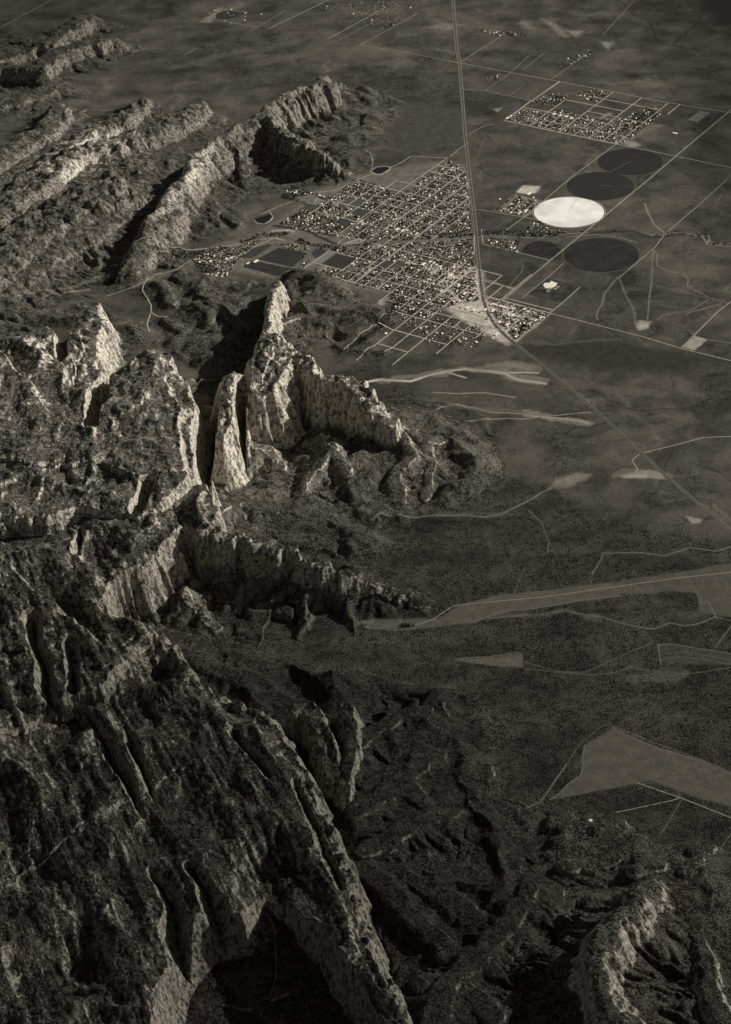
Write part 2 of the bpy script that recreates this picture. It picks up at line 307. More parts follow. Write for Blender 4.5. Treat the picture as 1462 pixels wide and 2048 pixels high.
# ---- canyons and clefts
cut([(425,770,60),(410,850,80),(404,900,140),(402,960,300)], 22, 6, href=600)
cut([(483,760,80),(484,830,100),(484,900,150)], 9, 9, href=600)
cut([(125,640,100),(122,690,200),(125,730,330)], 14, 5, href=470)
cut([(200,770,120),(190,830,250),(185,870,380)], 14, 5, href=600)
cut([(370,1070,200),(400,1110,200),(412,1140,180)], 22, 6, href=540)
cut([(525,1790,300),(500,1850,150),(420,1860,120),(370,1920,80),(350,2000,40),(330,2200,0),(760,2200,0),(740,2060,60),(700,1990,100),(640,1890,150),(565,1810,250)], 4, 4.0, closed=True, href=430)
for pts in [[(170,1420,400),(215,1500,370),(255,1570,370),(290,1640,420)], [(240,1440,420),(280,1520,390),(305,1600,400)], [(590,1580,410),(640,1680,390),(680,1780,390)], [(470,1470,410),(540,1560,400)],
            [(300,1740,400),(340,1800,330),(370,1900,150)], [(385,1740,400),(420,1800,330),(450,1870,150)], [(280,1060,460),(300,1010,500)], [(155,1130,470),(165,1080,520)], [(70,1260,460),(90,1340,410),(100,1420,420)], [(150,1310,440),(150,1400,420)]]:
    cut(pts, 6, 2.4, href=440)

# ---- natural detail: gullies cut by running water, then small scale roughness
def erode(Z, cw_, n=90000, batches=7, steps=34, seed=5):
    r = np.random.default_rng(seed); ny, nx = Z.shape; src = np.clip(Z, 0, None); hill = np.where(Z > 12)
    D0 = Z.copy()
    for b in range(batches):
        k = r.integers(0, len(hill[0]), n)
        y = hill[0][k] + r.random(n); x = hill[1][k] + r.random(n)
        dx = np.zeros(n); dy = np.zeros(n); vel = np.ones(n); wat = np.ones(n); sed = np.zeros(n)
        acc = np.zeros(nx * ny)
        for s in range(steps):
            ok = (x > 1) & (x < nx - 3) & (y > 1) & (y < ny - 3)
            x = np.where(ok, x, 2); y = np.where(ok, y, 2)
            xi = x.astype('i4'); yi = y.astype('i4'); u = x - xi; v = y - yi; id0 = yi * nx + xi
            zf = Z.ravel(); a = zf[id0]; bb = zf[id0 + 1]; c = zf[id0 + nx]; d = zf[id0 + nx + 1]
            cs = cw_[yi]
            gx = ((bb - a) * (1 - v) + (d - c) * v) / cs; gy = ((c - a) * (1 - u) + (d - bb) * u) / cs
            h = a * (1 - u) * (1 - v) + bb * u * (1 - v) + c * (1 - u) * v + d * u * v
            dx = dx * .3 - gx * .7; dy = dy * .3 - gy * .7; l = np.hypot(dx, dy) + 1e-6; dx /= l; dy /= l
            x2 = np.clip(x + dx, 1, nx - 3); y2 = np.clip(y + dy, 1, ny - 3)
            xj = x2.astype('i4'); yj = y2.astype('i4'); p = x2 - xj; q = y2 - yj; id2 = yj * nx + xj
            h2 = zf[id2] * (1 - p) * (1 - q) + zf[id2 + 1] * p * (1 - q) + zf[id2 + nx] * (1 - p) * q + zf[id2 + nx + 1] * p * q
            dh = (h2 - h) / cs
            cap = np.maximum(-dh, .01) * vel * wat * 1.2
            dep = np.where(dh > 0, np.minimum(dh, sed), np.where(sed > cap, (sed - cap) * .3, 0))
            er = np.where((dh <= 0) & (sed < cap), np.minimum((cap - sed) * .3, -dh), 0) * ok
            er = np.minimum(er, .012); dep = dep * ok
            sed += er - dep; net = (dep - er) * cs
            for o_, w_ in ((0, (1 - u) * (1 - v)), (1, u * (1 - v)), (nx, (1 - u) * v), (nx + 1, u * v)):
                acc += np.bincount(id0 + o_, net * w_, nx * ny)
            vel = np.sqrt(np.maximum(vel * vel - dh * 2, .05)); vel = np.minimum(vel, 3); wat *= .97
            x, y = x2, y2
            if s % 4 == 3:
                Z = Z + acc.reshape(ny, nx); acc[:] = 0
    return Z - D0
def blur(a, n=1):
    for _ in range(n):
        a = (a + np.roll(a, 1, 0) + np.roll(a, -1, 0)) / 3; a = (a + np.roll(a, 1, 1) + np.roll(a, -1, 1)) / 3
    return a
rel = sstep(5, 60, H)
H += rel * fbm(X1, Y1, 260, 4, 200) * np.where(REG >= 4, 7, np.where(REG == 2, 9, 14))
# slickrock grain: along the strike in the hogback country, diagonal joints in the southern massif
def grain(ax, ay, bx, by):
    a = np.array(P(ax, ay)); b = np.array(P(bx, by)); d = (b - a) / np.hypot(*(b - a)); return X1 * d[0] + Y1 * d[1], -X1 * d[1] + Y1 * d[0]
gu, gv = grain(0, 430, 400, 215)
r2 = ((REG == 2) | (REG == 3)) * sstep(30, 120, H)
H += r2 * (fbm(gu * .3 + wx, gv + wy, 230, 4, 230, ridged=True) * 13 - np.abs(fbm(gu * .3, gv, 200, 3, 236)) * 26)
gu, gv = grain(240, 1440, 340, 1640)
r1 = (REG == 1) * sstep(150, 350, H) * sstep(13200, 11800, Y1)
H += r1 * fbm(gu * .17 + wx * .8, gv + wy * .5, 230, 4, 240, .45, ridged=True) * 52
r1 = (REG == 1) * sstep(430, 560, H) * sstep(11800, 13200, Y1)
H += r1 * fbm(X1 + wx, Y1 * .28 + wy, 210, 4, 245, .45, ridged=True) * 40
H2 = H.reshape(NY, NX)
s2 = H2[::2, ::2]; cw2 = wid[::2] * cell * 2
D = erode(s2.copy(), cw2, n=int(90000 * Q * Q), batches=6)
D = np.clip(D, -45, 20) * sstep(4, 20, s2) * np.where((REG.reshape(NY, NX)[::2, ::2] == 1) & (s2 > 330), .45, 1); print('erosion', np.abs(D[s2 > 30]).mean(), D.min())
D = blur(D, 1)
Dbig = np.repeat(np.repeat(D, 2, 0), 2, 1)[:NY, :NX]
Dbig = blur(Dbig, 1); Dbig[:6] = 0; Dbig[-8:] = 0; Dbig[:, :9] = 0; Dbig[:, -9:] = 0
H = (H2 + Dbig).ravel()
print('eroded', time.time() - T0)
rock = CL * sstep(.02, .5, CL)
H += sstep(20, 90, H) * fbm(X1, Y1, 38, 3, 210) * (np.where(REG >= 4, 1.2, 3) + 7 * rock)
r1 = ((REG == 1) | (REG == 2)) * sstep(120, 300, H)
r1 = r1 * np.where(REG == 2, .5, 1)
H += r1 * (fbm(X1, Y1, 95, 4, 212, .55) * 8 + np.maximum(fbm(X1, Y1, 45, 2, 214), 0) * 5)
H += fbm(X1, Y1, 1500, 3, 220) * 4 + sstep(3, 20, H) * fbm(X1, Y1, 24, 2, 215) * 2.2
H2 = H.reshape(NY, NX)

# ------------------------------------------------------------------ ground cover, as albedo and cover fractions
gy_, gx_ = np.gradient(H2); slope = np.hypot(gx_ / (wid * cell)[:, None], gy_ / (wid * cell)[:, None]).ravel()
REL = H > 14
steep = sstep(.9, 1.8, slope)
def pmask(pts, soft=25, wob=0.0):
    L = seglist([(x, y, 0) for x, y in pts], True)
    px = X1 + wx * wob; py = Y1 + wy * wob
    d, _, _ = poly_dist(px, py, L); return sstep(-soft, soft, np.where(inside(px, py, L), d, -d))
n1 = fbm(X1, Y1, 900, 5, 300); n2 = fbm(X1 * .35, Y1, 260, 5, 310); n3 = fbm(X1, Y1, 60, 3, 320)
n4 = fbm(X1 + wx * 2, Y1 + wy * 2, 330, 5, 350); n5 = fbm(X1, Y1, 2600, 3, 360)
alb = .076 + .028 * n1 + .022 * n2 + .016 * n3 + .056 * n4 + .03 * n5
alb *= .93
for s_, k_, a_, sd_ in ((900, 30, .62, 371), (480, 22, .70, 375), (1500, 36, 1.4, 379), (650, 22, 1.3, 383)):
    fz = np.abs(fbm(X1 + wx * 1.5, Y1 * .8 + wy * 1.5, s_, 3, sd_)); alb *= 1 + (a_ - 1) * (1 - sstep(0, .0009 * k_, fz)) * sstep(-.15, .15, fbm(X1, Y1, 1700, 2, sd_ + 2))
alb = np.maximum(alb, .03)          # dry grassland
wood = np.maximum(pmask([(1600,1120),(1462,1090),(1290,1060),(1100,975),(1000,945),(985,880),(900,850),(820,800),(740,700),(500,900),(300,1300),(500,2300),(1700,2400),(1700,1500)], 85, 1.3), 0)
wood *= 1 - np.clip(pmask([(880,1235),(920,1210),(1000,1190),(1180,1170),(1500,1120),(1500,1240),(1400,1225),(1390,1180),(1240,1190),(1020,1222),(940,1245),(800,1262),(720,1255),(760,1240)], 12, .2)
     + pmask([(912,1322),(1045,1307),(1048,1335),(1000,1333)], 6, 0) + pmask([(1225,1457),(1500,1560),(1500,1625),(1380,1590),(1300,1560),(1180,1585),(1100,1600),(1160,1550),(1168,1490)], 14, .3), 0, 1)
wood = np.maximum(wood, .75 * pmask([(560,150),(700,135),(850,140),(930,165),(930,185),(1010,190),(1010,222),(930,235),(840,225),(790,240),(800,265),(740,270),(680,260)], 130, 3))
wood *= ~REL
wood *= np.clip(.82 + .8 * fbm(X1 * .45 + wx, Y1 + wy, 420, 4, 346), .25, 1)
alb = alb * (1 - wood) + wood * (.066 + .05 * n2 + .02 * n1 + .03 * n4)
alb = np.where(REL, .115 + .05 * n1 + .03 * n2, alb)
band = fbm(H + n1 * 60, X1 * .02 + Y1 * .02, 55, 3, 330)
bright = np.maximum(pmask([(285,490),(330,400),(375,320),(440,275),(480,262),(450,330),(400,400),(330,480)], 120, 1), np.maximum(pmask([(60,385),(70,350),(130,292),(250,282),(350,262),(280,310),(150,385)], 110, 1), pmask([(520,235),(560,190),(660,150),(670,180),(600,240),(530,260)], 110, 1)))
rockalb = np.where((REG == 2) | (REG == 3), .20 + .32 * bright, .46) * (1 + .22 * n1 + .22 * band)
pt = fbm(X1 + wx, Y1 + wy, 110, 4, 340, .6)
hard = np.where((REG == 1) | (REG == 2) | (REG == 3), np.where(CL > .02, 1, .35), np.where(CL > .02, .9, .0))
rk = np.clip(np.where(REG == 1, sstep(.58, 1.15, slope + .4 * pt), sstep(.7, 1.4, slope)) * REL * hard + (REG == 1) * (H > 300) * .34 * sstep(0, .35, pt) + (REG == 2) * (H > 110) * .7 * sstep(-.2, .3, pt), 0, 1)
alb = np.where(REG * REL == 1, alb * 1.15 * (1 + .5 * fbm(X1, Y1, 60, 3, 343)), alb)
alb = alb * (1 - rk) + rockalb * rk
near = blur(blur(REL.reshape(NY, NX).astype('f4'), 14)[::1], 14).ravel()
apron = sstep(.02, .45, near) * ~REL * (.55 + .6 * fbm(X1, Y1, 300, 3, 345))
veg = np.clip(REL * (1 - rk) * 1.0 + wood + apron * .9 + ~REL * (.16 + .55 * sstep(-.1, .45, fbm(X1 + wx, Y1, 520, 4, 347))), 0, 1)
alb = np.where(REL, alb, alb * (1 - .12 * np.clip(apron, 0, 1)))
# parcels of range grazed differently, edges along the survey lines
pu = X1 * math.cos(.957976) + (Y1 + CAMH * st / ct) * math.sin(.957976); pv = -X1 * math.sin(.957976) + (Y1 + CAMH * st / ct) * math.cos(.957976)
ci_ = (np.floor((pu - 24190) / 787).astype(int) * 7 + np.floor((pv - 12190) / 787).astype(int) * 13) & 63
veg *= np.clip(1.0 + 1.3 * fbm(X1, Y1, 170, 4, 348, .55), .3, 1.3); veg = np.clip(veg, 0, 1)
rl = np.random.default_rng(14)
for base_, co_ in ((24190 % 393.5, pu), (12190 % 393.5, pv)):
    kx = np.round((co_ - base_) / 393.5); on = rl.random(256)[kx.astype(int) & 255]; seg_ = rl.random(4096)[(kx.astype(int) * 31 + np.floor((pv if co_ is pu else pu) / 1180).astype(int)) & 4095]
    g_ = np.repeat((wid * cell)[:, None], NX, 1).ravel(); lw_ = np.clip(1 - np.abs(co_ - base_ - kx * 393.5) / (g_ * .8), 0, 1) * (seg_ < .42) * ~REL * (1 - wood) * (Y1 > 13500)
    alb *= 1 + lw_ * np.where(seg_ < .2, .38, -.28)
alb = np.where(REL, alb, alb * (1 + (np.random.default_rng(4).random(64)[ci_] - .5) * .26 * sstep(15500, 17500, Y1) * (1 - wood)))

def paint(pts, wd, a, soft=None, wob=.15, fade=1.0):
    """bare or damp strip of ground along a line"""
    L = seglist([(x, y, 0) for x, y in pts]); r = wd * 3 + 60
    k = np.where((X1 > L[:, 0].min() - r) & (X1 < L[:, 0].max() + r) & (Y1 > L[:, 1].min() - r) & (Y1 < L[:, 1].max() + r))[0]
    d, _, _ = poly_dist(X1[k] + wx[k] * wob, Y1[k] + wy[k] * wob, L)
    g = (wid[k // NX] * cell)
    hw = wd * .5 * (1 + .5 * fbm(X1[k], Y1[k], 150, 2, 370)); hw = np.maximum(hw, g * .35)
    m_ = (1 - sstep(hw * .6, hw + g * .6, d)) * fade * np.minimum(1, wd / (g * .7))
    alb[k] = alb[k] * (1 - m_) + a * m_; veg[k] *= 1 - m_ * .9
def patch(pts, a, soft=20, wob=.4, mot=.0, v=0):
    global alb, veg
    m_ = pmask(pts, soft, wob) * (~REL)
    alb = alb * (1 - m_) + m_ * (a * (1 + mot * fbm(X1, Y1, 90, 4, 380))); veg = veg * (1 - m_) + v * m_
def q(ox, oy, s_, *pts): return [(ox + a / s_, oy + b / s_) for a, b in pts]
Z4 = lambda *p: q(980, 360, 3.033, *p)
Z6 = lambda *p: q(731, 600, 2, *p)
Z7 = lambda *p: q(731, 1050, 2, *p)
Z8 = lambda *p: q(731, 1498, 2, *p)
Z2 = lambda *p: q(740, 440, 3.3227, *p)
Z1 = lambda *p: q(520, 280, 3.3227, *p)
Z5 = lambda *p: q(250, 380, 3.249, *p)
Z3 = lambda *p: q(900, 100, 2.6014, *p)
ZR = lambda *p: q(350, 0, 2.249, *p)
# town soil is paler than the range around it
for pl, a, so_ in (([(540,455),(620,385),(740,345),(890,320),(935,330),(960,600),(860,600),(700,575),(560,560),(390,530),(400,500)], .13, 70),
              ([(860,540),(930,520),(965,545),(975,600),(1100,628),(1020,690),(960,660),(890,620)], .42, 50),
              ([(1010,240),(1045,215),(1330,250),(1240,290)], .12, 40), (Z2((440,430),(520,360),(570,375),(490,450)), .6, 12), (Z2((640,600),(670,565),(760,590),(730,620)), .5, 12),
              (Z2((860,640),(900,610),(980,630),(940,665)), .5, 15), (Z2((850,800),(890,755),(970,820)), .4, 10), (Z3((340,740),(380,705),(470,708),(455,745),(400,750)), .45, 20),
              (Z3((230,835),(330,750),(500,790),(400,870)), .2, 25), (Z1((650,560),(690,525),(720,550),(690,570)), .5, 12), (Z1((800,590),(900,560),(1010,590),(980,620)), .3, 25),
              (Z4((1160,1015),(1240,950),(1315,975),(1240,1030)), .28, 10), (Z4((880,870),(920,850),(980,860),(960,900),(900,910)), .3, 25), (Z6((740,745),(760,710),(860,690),(900,700),(800,745)), .17, 30),
              (Z6((1010,705),(1130,680),(1200,690),(1190,710),(1040,715)), .26, 25), (Z6((1285,865),(1350,880),(1340,895),(1310,895)), .24, 12), (Z6((490,265),(560,250),(690,265),(650,285)), .16, 60),
              (Z3((780,350),(830,325),(850,330),(800,355)), .2, 25), (Z3((880,480),(900,468),(960,480),(990,500),(940,505)), .26, 25), (Z2((10,610),(60,540),(120,510),(90,570)), .25, 30), (Z3((225,305),(280,295),(250,325)), .2, 15),
              ([(850,55),(890,45),(930,50),(900,60)], .15, 50), ([(1080,35),(1110,45),(1140,75),(1120,70)], .17, 60), ([(1130,60),(1165,60),(1155,75)], .19, 50), ([(1200,85),(1225,85),(1215,100)], .2, 50), ([(400,45),(440,15),(450,18),(420,46)], .16, 40)):
    patch(pl, a, so_, .5, .5)
patch([(640,240),(760,200),(930,215),(935,290),(800,300),(690,280)], .075, 120, 1, .4, .5)
patch(Z6((600,170),(900,150),(1400,220),(1300,300),(800,265)), .042, 140, 1.3, .3, .5)
patch(Z6((200,360),(450,330),(720,360),(700,400),(400,380)), .062, 90, 1.5, .3)
patch([(1400,-40),(1500,-40),(1500,60),(1440,50),(1400,20)], .03, 150, 1)
for pl, a in (([(880,1235),(920,1210),(1000,1190),(1180,1170),(1250,1163),(1240,1192),(1020,1222),(940,1245),(800,1262),(720,1258),(760,1243)], .10), ([(1250,1163),(1500,1120),(1500,1240),(1400,1225),(1390,1185),(1300,1180)], .085), ([(912,1322),(1045,1307),(1048,1335),(1000,1333)], .115), ([(1225,1457),(1500,1560),(1500,1625),(1380,1590),(1300,1560),(1180,1585),(1100,1600),(1160,1550),(1168,1490)], .10)):
    patch(pl, a, 9, .25, .35)
patch(Z7((1170,482),(1235,478),(1500,522),(1500,560),(1185,556)), .07, 10, .3, .3, .35)
for pts in ([(1222,1455),(1330,1500),(1500,1558)], [(912,1320),(1045,1305)], [(940,1246),(1020,1222),(1240,1192)], [(1168,1490),(1160,1550),(1100,1600)]): paint(pts, 9, .15, wob=.3)
# washes of pale sand, arroyos, faint tracks
for pts, wd, a in ((Z6((-20,330),(60,318),(180,325),(260,300),(330,285),(400,277),(500,285),(560,295),(610,318),(720,335)), 42, .42), (Z6((400,275),(560,290),(640,290),(690,292)), 26, .38), (Z6((330,290),(400,312)), 22, .34),
                   (Z6((270,368),(380,374),(480,370),(600,390)), 16, .22), (Z6((285,437),(350,420),(430,430),(500,450),(640,458),(690,448)), 14, .24), (Z6((640,462),(720,470),(800,475),(890,490)), 45, .27), (Z6((400,485),(560,475),(640,477),(720,465),(900,450)), 14, .2),
                   (Z6((30,900),(60,880),(180,880),(270,866),(400,862),(470,870),(540,857),(600,830),(660,800),(700,772),(740,755)), 16, .17), (Z6((650,840),(700,890),(735,960),(730,1010)), 7, .13),
                   (Z6((1500,975),(1400,1005),(1300,990),(1200,1022),(1080,1010),(950,1012),(930,1060),(910,1095)), 10, .16),
                   (Z7((500,375),(800,345),(950,368),(1060,400),(1150,415),(1220,392),(1280,405),(1350,390),(1400,365)), 9, .16), (Z7((640,575),(800,590),(900,600),(1000,590),(1060,570),(1100,578),(1290,595),(1460,570)), 7, .125),
                   (Z7((640,548),(780,585),(880,590),(1100,490),(1150,465)), 6, .11), (Z7((1330,305),(1370,308),(1400,370),(1480,385)), 8, .14), (Z7((1180,560),(1170,480),(1230,475),(1490,518)), 9, .15), (Z7((1180,540),(1260,525),(1490,560)), 6, .11), (Z7((1190,515),(1280,505),(1490,545)), 6, .11), (Z7((1470,395),(1400,490)), 8, .15), (Z7((1290,210),(1330,285),(1345,300)), 5, .12),
                   (Z7((590,285),(640,170)), 5, .1), (Z7((900,250),(915,190),(950,120)), 5, .1), (Z7((730,1070),(860,870),(950,800),(1010,812)), 5, .11), (Z7((1010,812),(1250,905),(1500,1000)), 7, .15),
                   (Z8((640,240),(700,215),(735,165),(800,60)), 9, .15), (Z8((1080,130),(1100,140),(1180,130),(1230,140),(1260,190)), 8, .11), (Z8((1265,205),(1180,340)), 6, .12), (Z8((1470,330),(1410,420)), 6, .12),
                   (Z4((940,145),(965,215),(1000,270),(1060,320)), 14, .22), (Z4((770,590),(700,680),(680,760),(655,790),(645,830),(655,850)), 12, .17), (Z4((780,595),(820,690),(850,740),(880,810),(880,870)), 11, .15), (Z4((990,430),(985,520),(975,650),(955,850)), 11, .16),
                   (Z4((985,420),(1015,450),(1015,520),(1080,555),(1165,565),(1205,600),(1200,640),(1330,715),(1440,745)), 11, .16), (Z4((1330,725),(1220,790),(1050,820),(1020,850)), 10, .14), (Z4((1010,640),(1310,715)), 8, .12), (Z4((1300,965),(1470,990)), 12, .15),
                   (Z4((1190,810),(1240,795),(1330,770),(1400,750)), 22, .14), (Z4((200,520),(190,560),(150,600),(120,650)), 7, .15),
                   ([(135,256),(145,235),(160,228),(172,220)], 22, .3), (Z1((740,215),(750,150),(735,90),(700,70)), 10, .2), (ZR((40,250),(100,215)), 10, .16), ([(380,500),(420,497),(465,490)], 22, .26), (Z5((960,265),(1040,262),(1100,270)), 30, .35), (Z1((560,690),(640,665),(740,655)), 18, .4), (Z1((590,690),(700,670)), 12, .35), (Z1((0,640),(110,600),(200,595)), 22, .3),
                   (Z4((605,290),(650,300),(690,295)), 10, .2), ([(700,1250),(760,1243),(800,1245)], 60, .12), (Z4((930,330),(1060,335),(1190,320),(1290,345),(1320,390),(1462,402)), 22, .22), (Z4((1300,340),(1330,345),(1322,385)), 22, .26)):
    paint(pts, wd, a)
for pts, wd, a, fd in (([(-60,640),(60,598),(160,572),(250,543),(330,520)], 50, .17, .7), ([(60,615),(110,590),(180,580)], 26, .24, .6), ([(270,575),(300,560),(330,580),(300,600)], 60, .13, .5), (Z6((60,320),(260,302),(400,277),(560,290),(720,333)), 120, .2, .55), (Z6((450,275),(600,262),(690,280)), 150, .17, .5), (Z6((640,455),(740,470),(890,488)), 110, .2, .6), (Z6((330,425),(480,445),(640,462)), 90, .13, .5), (Z6((1000,705),(1100,690),(1200,700)), 110, .17, .5), (Z6((730,750),(860,705)), 90, .14, .5), (Z6((500,160),(800,170),(1000,150)), 50, .12, .4), (Z6((800,330),(1000,360),(1180,380)), 160, .12, .4), (Z6((900,560),(1100,520),(1300,470)), 160, .11, .4),
                       (Z6((270,866),(400,862),(540,857)), 70, .12, .45), (Z7((500,375),(800,345),(950,368)), 80, .13, .5), (Z7((1080,620),(1180,600),(1260,590)), 110, .13, .5), (Z8((230,320),(330,290),(450,290)), 70, .12, .5), ([(300,560),(400,520),(470,500),(560,485),(700,492)], 120, .15, .5), (ZR((400,280),(650,230),(900,210)), 260, .12, .45), (ZR((0,300),(300,230),(500,200)), 260, .115, .4), (Z3((1150,60),(1300,80)), 200, .12, .4)):
    paint(pts, wd, a, wob=1.2, fade=fd)
for pts, wd, a in ((Z6((960,425),(1060,435),(1120,445),(1180,435),(1270,440),(1340,450),(1470,450)), 14, .03), (Z6((1180,480),(1250,515),(1330,495),(1460,485)), 11, .035), (Z3((100,600),(160,612),(200,650),(250,668)), 12, .03), (Z1((860,40),(1000,60),(1110,75),(1170,90)), 12, .04),
                   ([(1225,-10),(1270,30),(1300,42),(1308,60),(1312,85),(1345,92),(1370,95)], 26, .035), ([(1345,90),(1390,50),(1410,20)], 18, .04), (Z6((1220,615),(1190,665)), 12, .03), (Z6((1290,650),(1400,680),(1460,730)), 12, .035), (Z6((820,355),(900,370),(1000,400)), 7, .05)):
    paint(pts, wd, a, wob=.35)
# the creek bed through the town
CREEK = [(-60,650),(60,600),(160,575),(250,545),(330,520),(400,505),(470,492),(530,468),(575,470),(620,490),(690,497),(750,484),(830,476),(900,472),(950,469),(1010,464),(1060,470),(1110,470),(1160,466),(1230,463),(1275,464),(1300,474),(1330,468),(1365,464),(1395,472),(1415,470),(1422,486),(1470,488),(1560,492)]
paint(CREEK[3:], 60, .075, wob=.6); paint(CREEK[3:], 14, .2, wob=.3)
for pts in (Z4((0,312),(90,320)), Z4((600,320),(880,310),(940,340),(1000,350),(1080,340),(1180,325)), Z1((1060,640),(1420,615)), Z1((100,570),(290,590),(380,640),(520,700)), [(800,600),(770,650),(730,685),(690,695)]):
    paint(pts, 55, .035, wob=.5)
# relief albedo lowered toward the near end, a painted stand-in for dimmer light
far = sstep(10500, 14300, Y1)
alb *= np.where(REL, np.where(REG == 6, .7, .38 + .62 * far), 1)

# ------------------------------------------------------------------ materials
def newmat(name):
    m = bpy.data.materials.new(name); m.use_nodes = True
    return m, m.node_tree, m.node_tree.nodes['Principled BSDF']
def terrain_mat(name, bump=1.0):
    m, t, b = newmat(name); N = t.nodes.new; Lk = t.links.new
    geo = N('ShaderNodeNewGeometry'); at = N('ShaderNodeAttribute'); at.attribute_name = 'cover'
    sep = N('ShaderNodeSeparateColor'); Lk(at.outputs['Color'], sep.inputs[0])      # r albedo, g rock, b scrub
    def noise(scale, det, sx=1, sz=1, rough=.6):
        mp = N('ShaderNodeMapping'); mp.inputs['Scale'].default_value = (scale * sx, scale, scale * sz)
        Lk(geo.outputs['Position'], mp.inputs['Vector']); n = N('ShaderNodeTexNoise'); n.inputs['Scale'].default_value = 1
        n.inputs['Detail'].default_value = det; n.inputs['Roughness'].default_value = rough; Lk(mp.outputs[0], n.inputs['Vector']); return n.outputs['Fac']
    def math_(op, a, b_=None, c=None):
        n = N('ShaderNodeMath'); n.operation = op
        for i, v in enumerate((a, b_, c)):
            if v is None: continue
            if isinstance(v, (int, float)): n.inputs[i].default_value = v
            else: Lk(v, n.inputs[i])
        return n.outputs[0]
    def ramp(v, a, c, lo=0, hi=1):
        n = N('ShaderNodeMapRange'); n.interpolation_type = 'SMOOTHSTEP'; Lk(v, n.inputs[0])
        for i, q in enumerate((a, c, lo, hi)): n.inputs[i + 1].default_value = q
        return n.outputs[0]
    scr = noise(1 / 13., 3); scr2 = noise(1 / 60., 4); crk = noise(1 / 28., 6, sz=.5); strata = noise(1 / 20., 4, sx=.1, sz=1.6); fine = noise(1 / 7., 2)
    sp = ramp(math_('ADD', scr, math_('MULTIPLY', math_('SUBTRACT', scr2, .5), .38)), .47, .56)          # scrub and juniper dots
    dark = math_('MULTIPLY', math_('MULTIPLY', sp, sep.outputs[2]), .88)
    f1 = math_('SUBTRACT', 1, dark)
    rk_ = math_('MULTIPLY', sep.outputs[1], ramp(crk, .34, .60, -.72, .32))
    rk2 = math_('MULTIPLY', sep.outputs[1], ramp(strata, .35, .65, -.3, .25))
    f2 = math_('ADD', 1, math_('ADD', rk_, rk2))
    mid = noise(1 / 24., 4)
    f3 = math_('MULTIPLY', ramp(fine, .3, .7, .66, 1.34), ramp(mid, .3, .7, .84, 1.16))
    a = math_('MULTIPLY', math_('MULTIPLY', sep.outputs[0], f1), math_('MULTIPLY', f2, f3))
    a = math_('MINIMUM', a, .7)
    mx = N('ShaderNodeVectorMath'); mx.operation = 'SCALE'; mx.inputs[0].default_value = TINT; Lk(a, mx.inputs['Scale'])
    Lk(mx.outputs[0], b.inputs['Base Color']); b.inputs['Roughness'].default_value = .95; b.inputs['Specular IOR Level'].default_value = .1
    bp = N('ShaderNodeBump'); bp.inputs['Strength'].default_value = 1; bp.inputs['Distance'].default_value = 1
    hgt = math_('ADD', math_('MULTIPLY', math_('MULTIPLY', math_('ADD', crk, math_('MULTIPLY', strata, .5)), sep.outputs[1]), 18 * bump), math_('ADD', math_('MULTIPLY', fine, 3.0 * bump), math_('MULTIPLY', math_('MULTIPLY', sp, sep.outputs[2]), 3.5 * bump)))
    Lk(hgt, bp.inputs['Height']); Lk(bp.outputs[0], b.inputs['Normal'])
    return m
M_ROCK = terrain_mat('sandstone_and_scrub'); M_SOIL = terrain_mat('dry_plain', .35)

def mesh_obj(name, V, Fq, mat, n=4, label=None, cat=None, kind=None, group=None, smooth=True, parent=None, cover=None):
    me = bpy.data.meshes.new(name); V = np.asarray(V, 'f4'); Fq = np.asarray(Fq, 'i4')
    me.vertices.add(len(V)); me.vertices.foreach_set('co', V.ravel())
    me.loops.add(Fq.size); me.loops.foreach_set('vertex_index', Fq.ravel())
    me.polygons.add(len(Fq)); me.polygons.foreach_set('loop_start', np.arange(0, Fq.size, n, dtype='i4'))
    me.polygons.foreach_set('use_smooth', np.full(len(Fq), smooth))
    if cover is not None:
        ca = me.color_attributes.new('cover', 'FLOAT_COLOR', 'POINT'); ca.data.foreach_set('color', np.asarray(cover, 'f4').ravel())
    me.update(calc_edges=True); me.materials.append(mat)
    o = bpy.data.objects.new(name, me); C.objects.link(o)
    if parent: o.parent = parent
    for k, v in (('label', label), ('category', cat), ('kind', kind), ('group', group)):
        if v: o[k] = v
    return o

# split the one relief into the plain and the landforms that stand on it
idx = np.arange(NX * NY).reshape(NY, NX)
quads = np.stack([idx[:-1, :-1], idx[:-1, 1:], idx[1:, 1:], idx[1:, :-1]], -1).reshape(-1, 4)
rq = np.where(REL, REG, 0)[quads[:, 0]]
VV = np.stack([X1, Y1, H], 1)
rkc = np.clip(np.maximum(rk, steep * .6 * REL * hard), 0, 1)
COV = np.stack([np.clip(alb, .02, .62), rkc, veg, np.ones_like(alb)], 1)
LAND = {0: ('ground', 'dry grass and juniper plain around the desert town', 'ground', M_SOIL),
        1: ('sandstone_massif', 'great cliffed sandstone massif filling the left of the view below the town', 'massif', M_ROCK),
        2: ('hogback_ridges', 'pale tilted rock ridges rising behind the town', 'ridge', M_ROCK),
        3: ('distant_hogback', 'two stacked rock hogbacks on the far plain at the upper left corner', 'ridge', M_ROCK),
        4: ('canyon_hills', 'low shadowed hills in the canyon mouth between the fin and the town', 'hill', M_ROCK),
        5: ('foothills', 'gullied scrubby foothills below the pinnacles on the right side of the massif', 'hill', M_ROCK),
        6: ('shadowed_hills', 'dark rounded hills and sharp ridge in the lower right corner', 'hill', M_ROCK)}
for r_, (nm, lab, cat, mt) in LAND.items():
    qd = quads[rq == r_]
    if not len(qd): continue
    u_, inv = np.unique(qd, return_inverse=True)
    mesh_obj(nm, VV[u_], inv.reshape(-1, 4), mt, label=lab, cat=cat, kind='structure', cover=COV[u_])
print('terrain done', time.time() - T0)
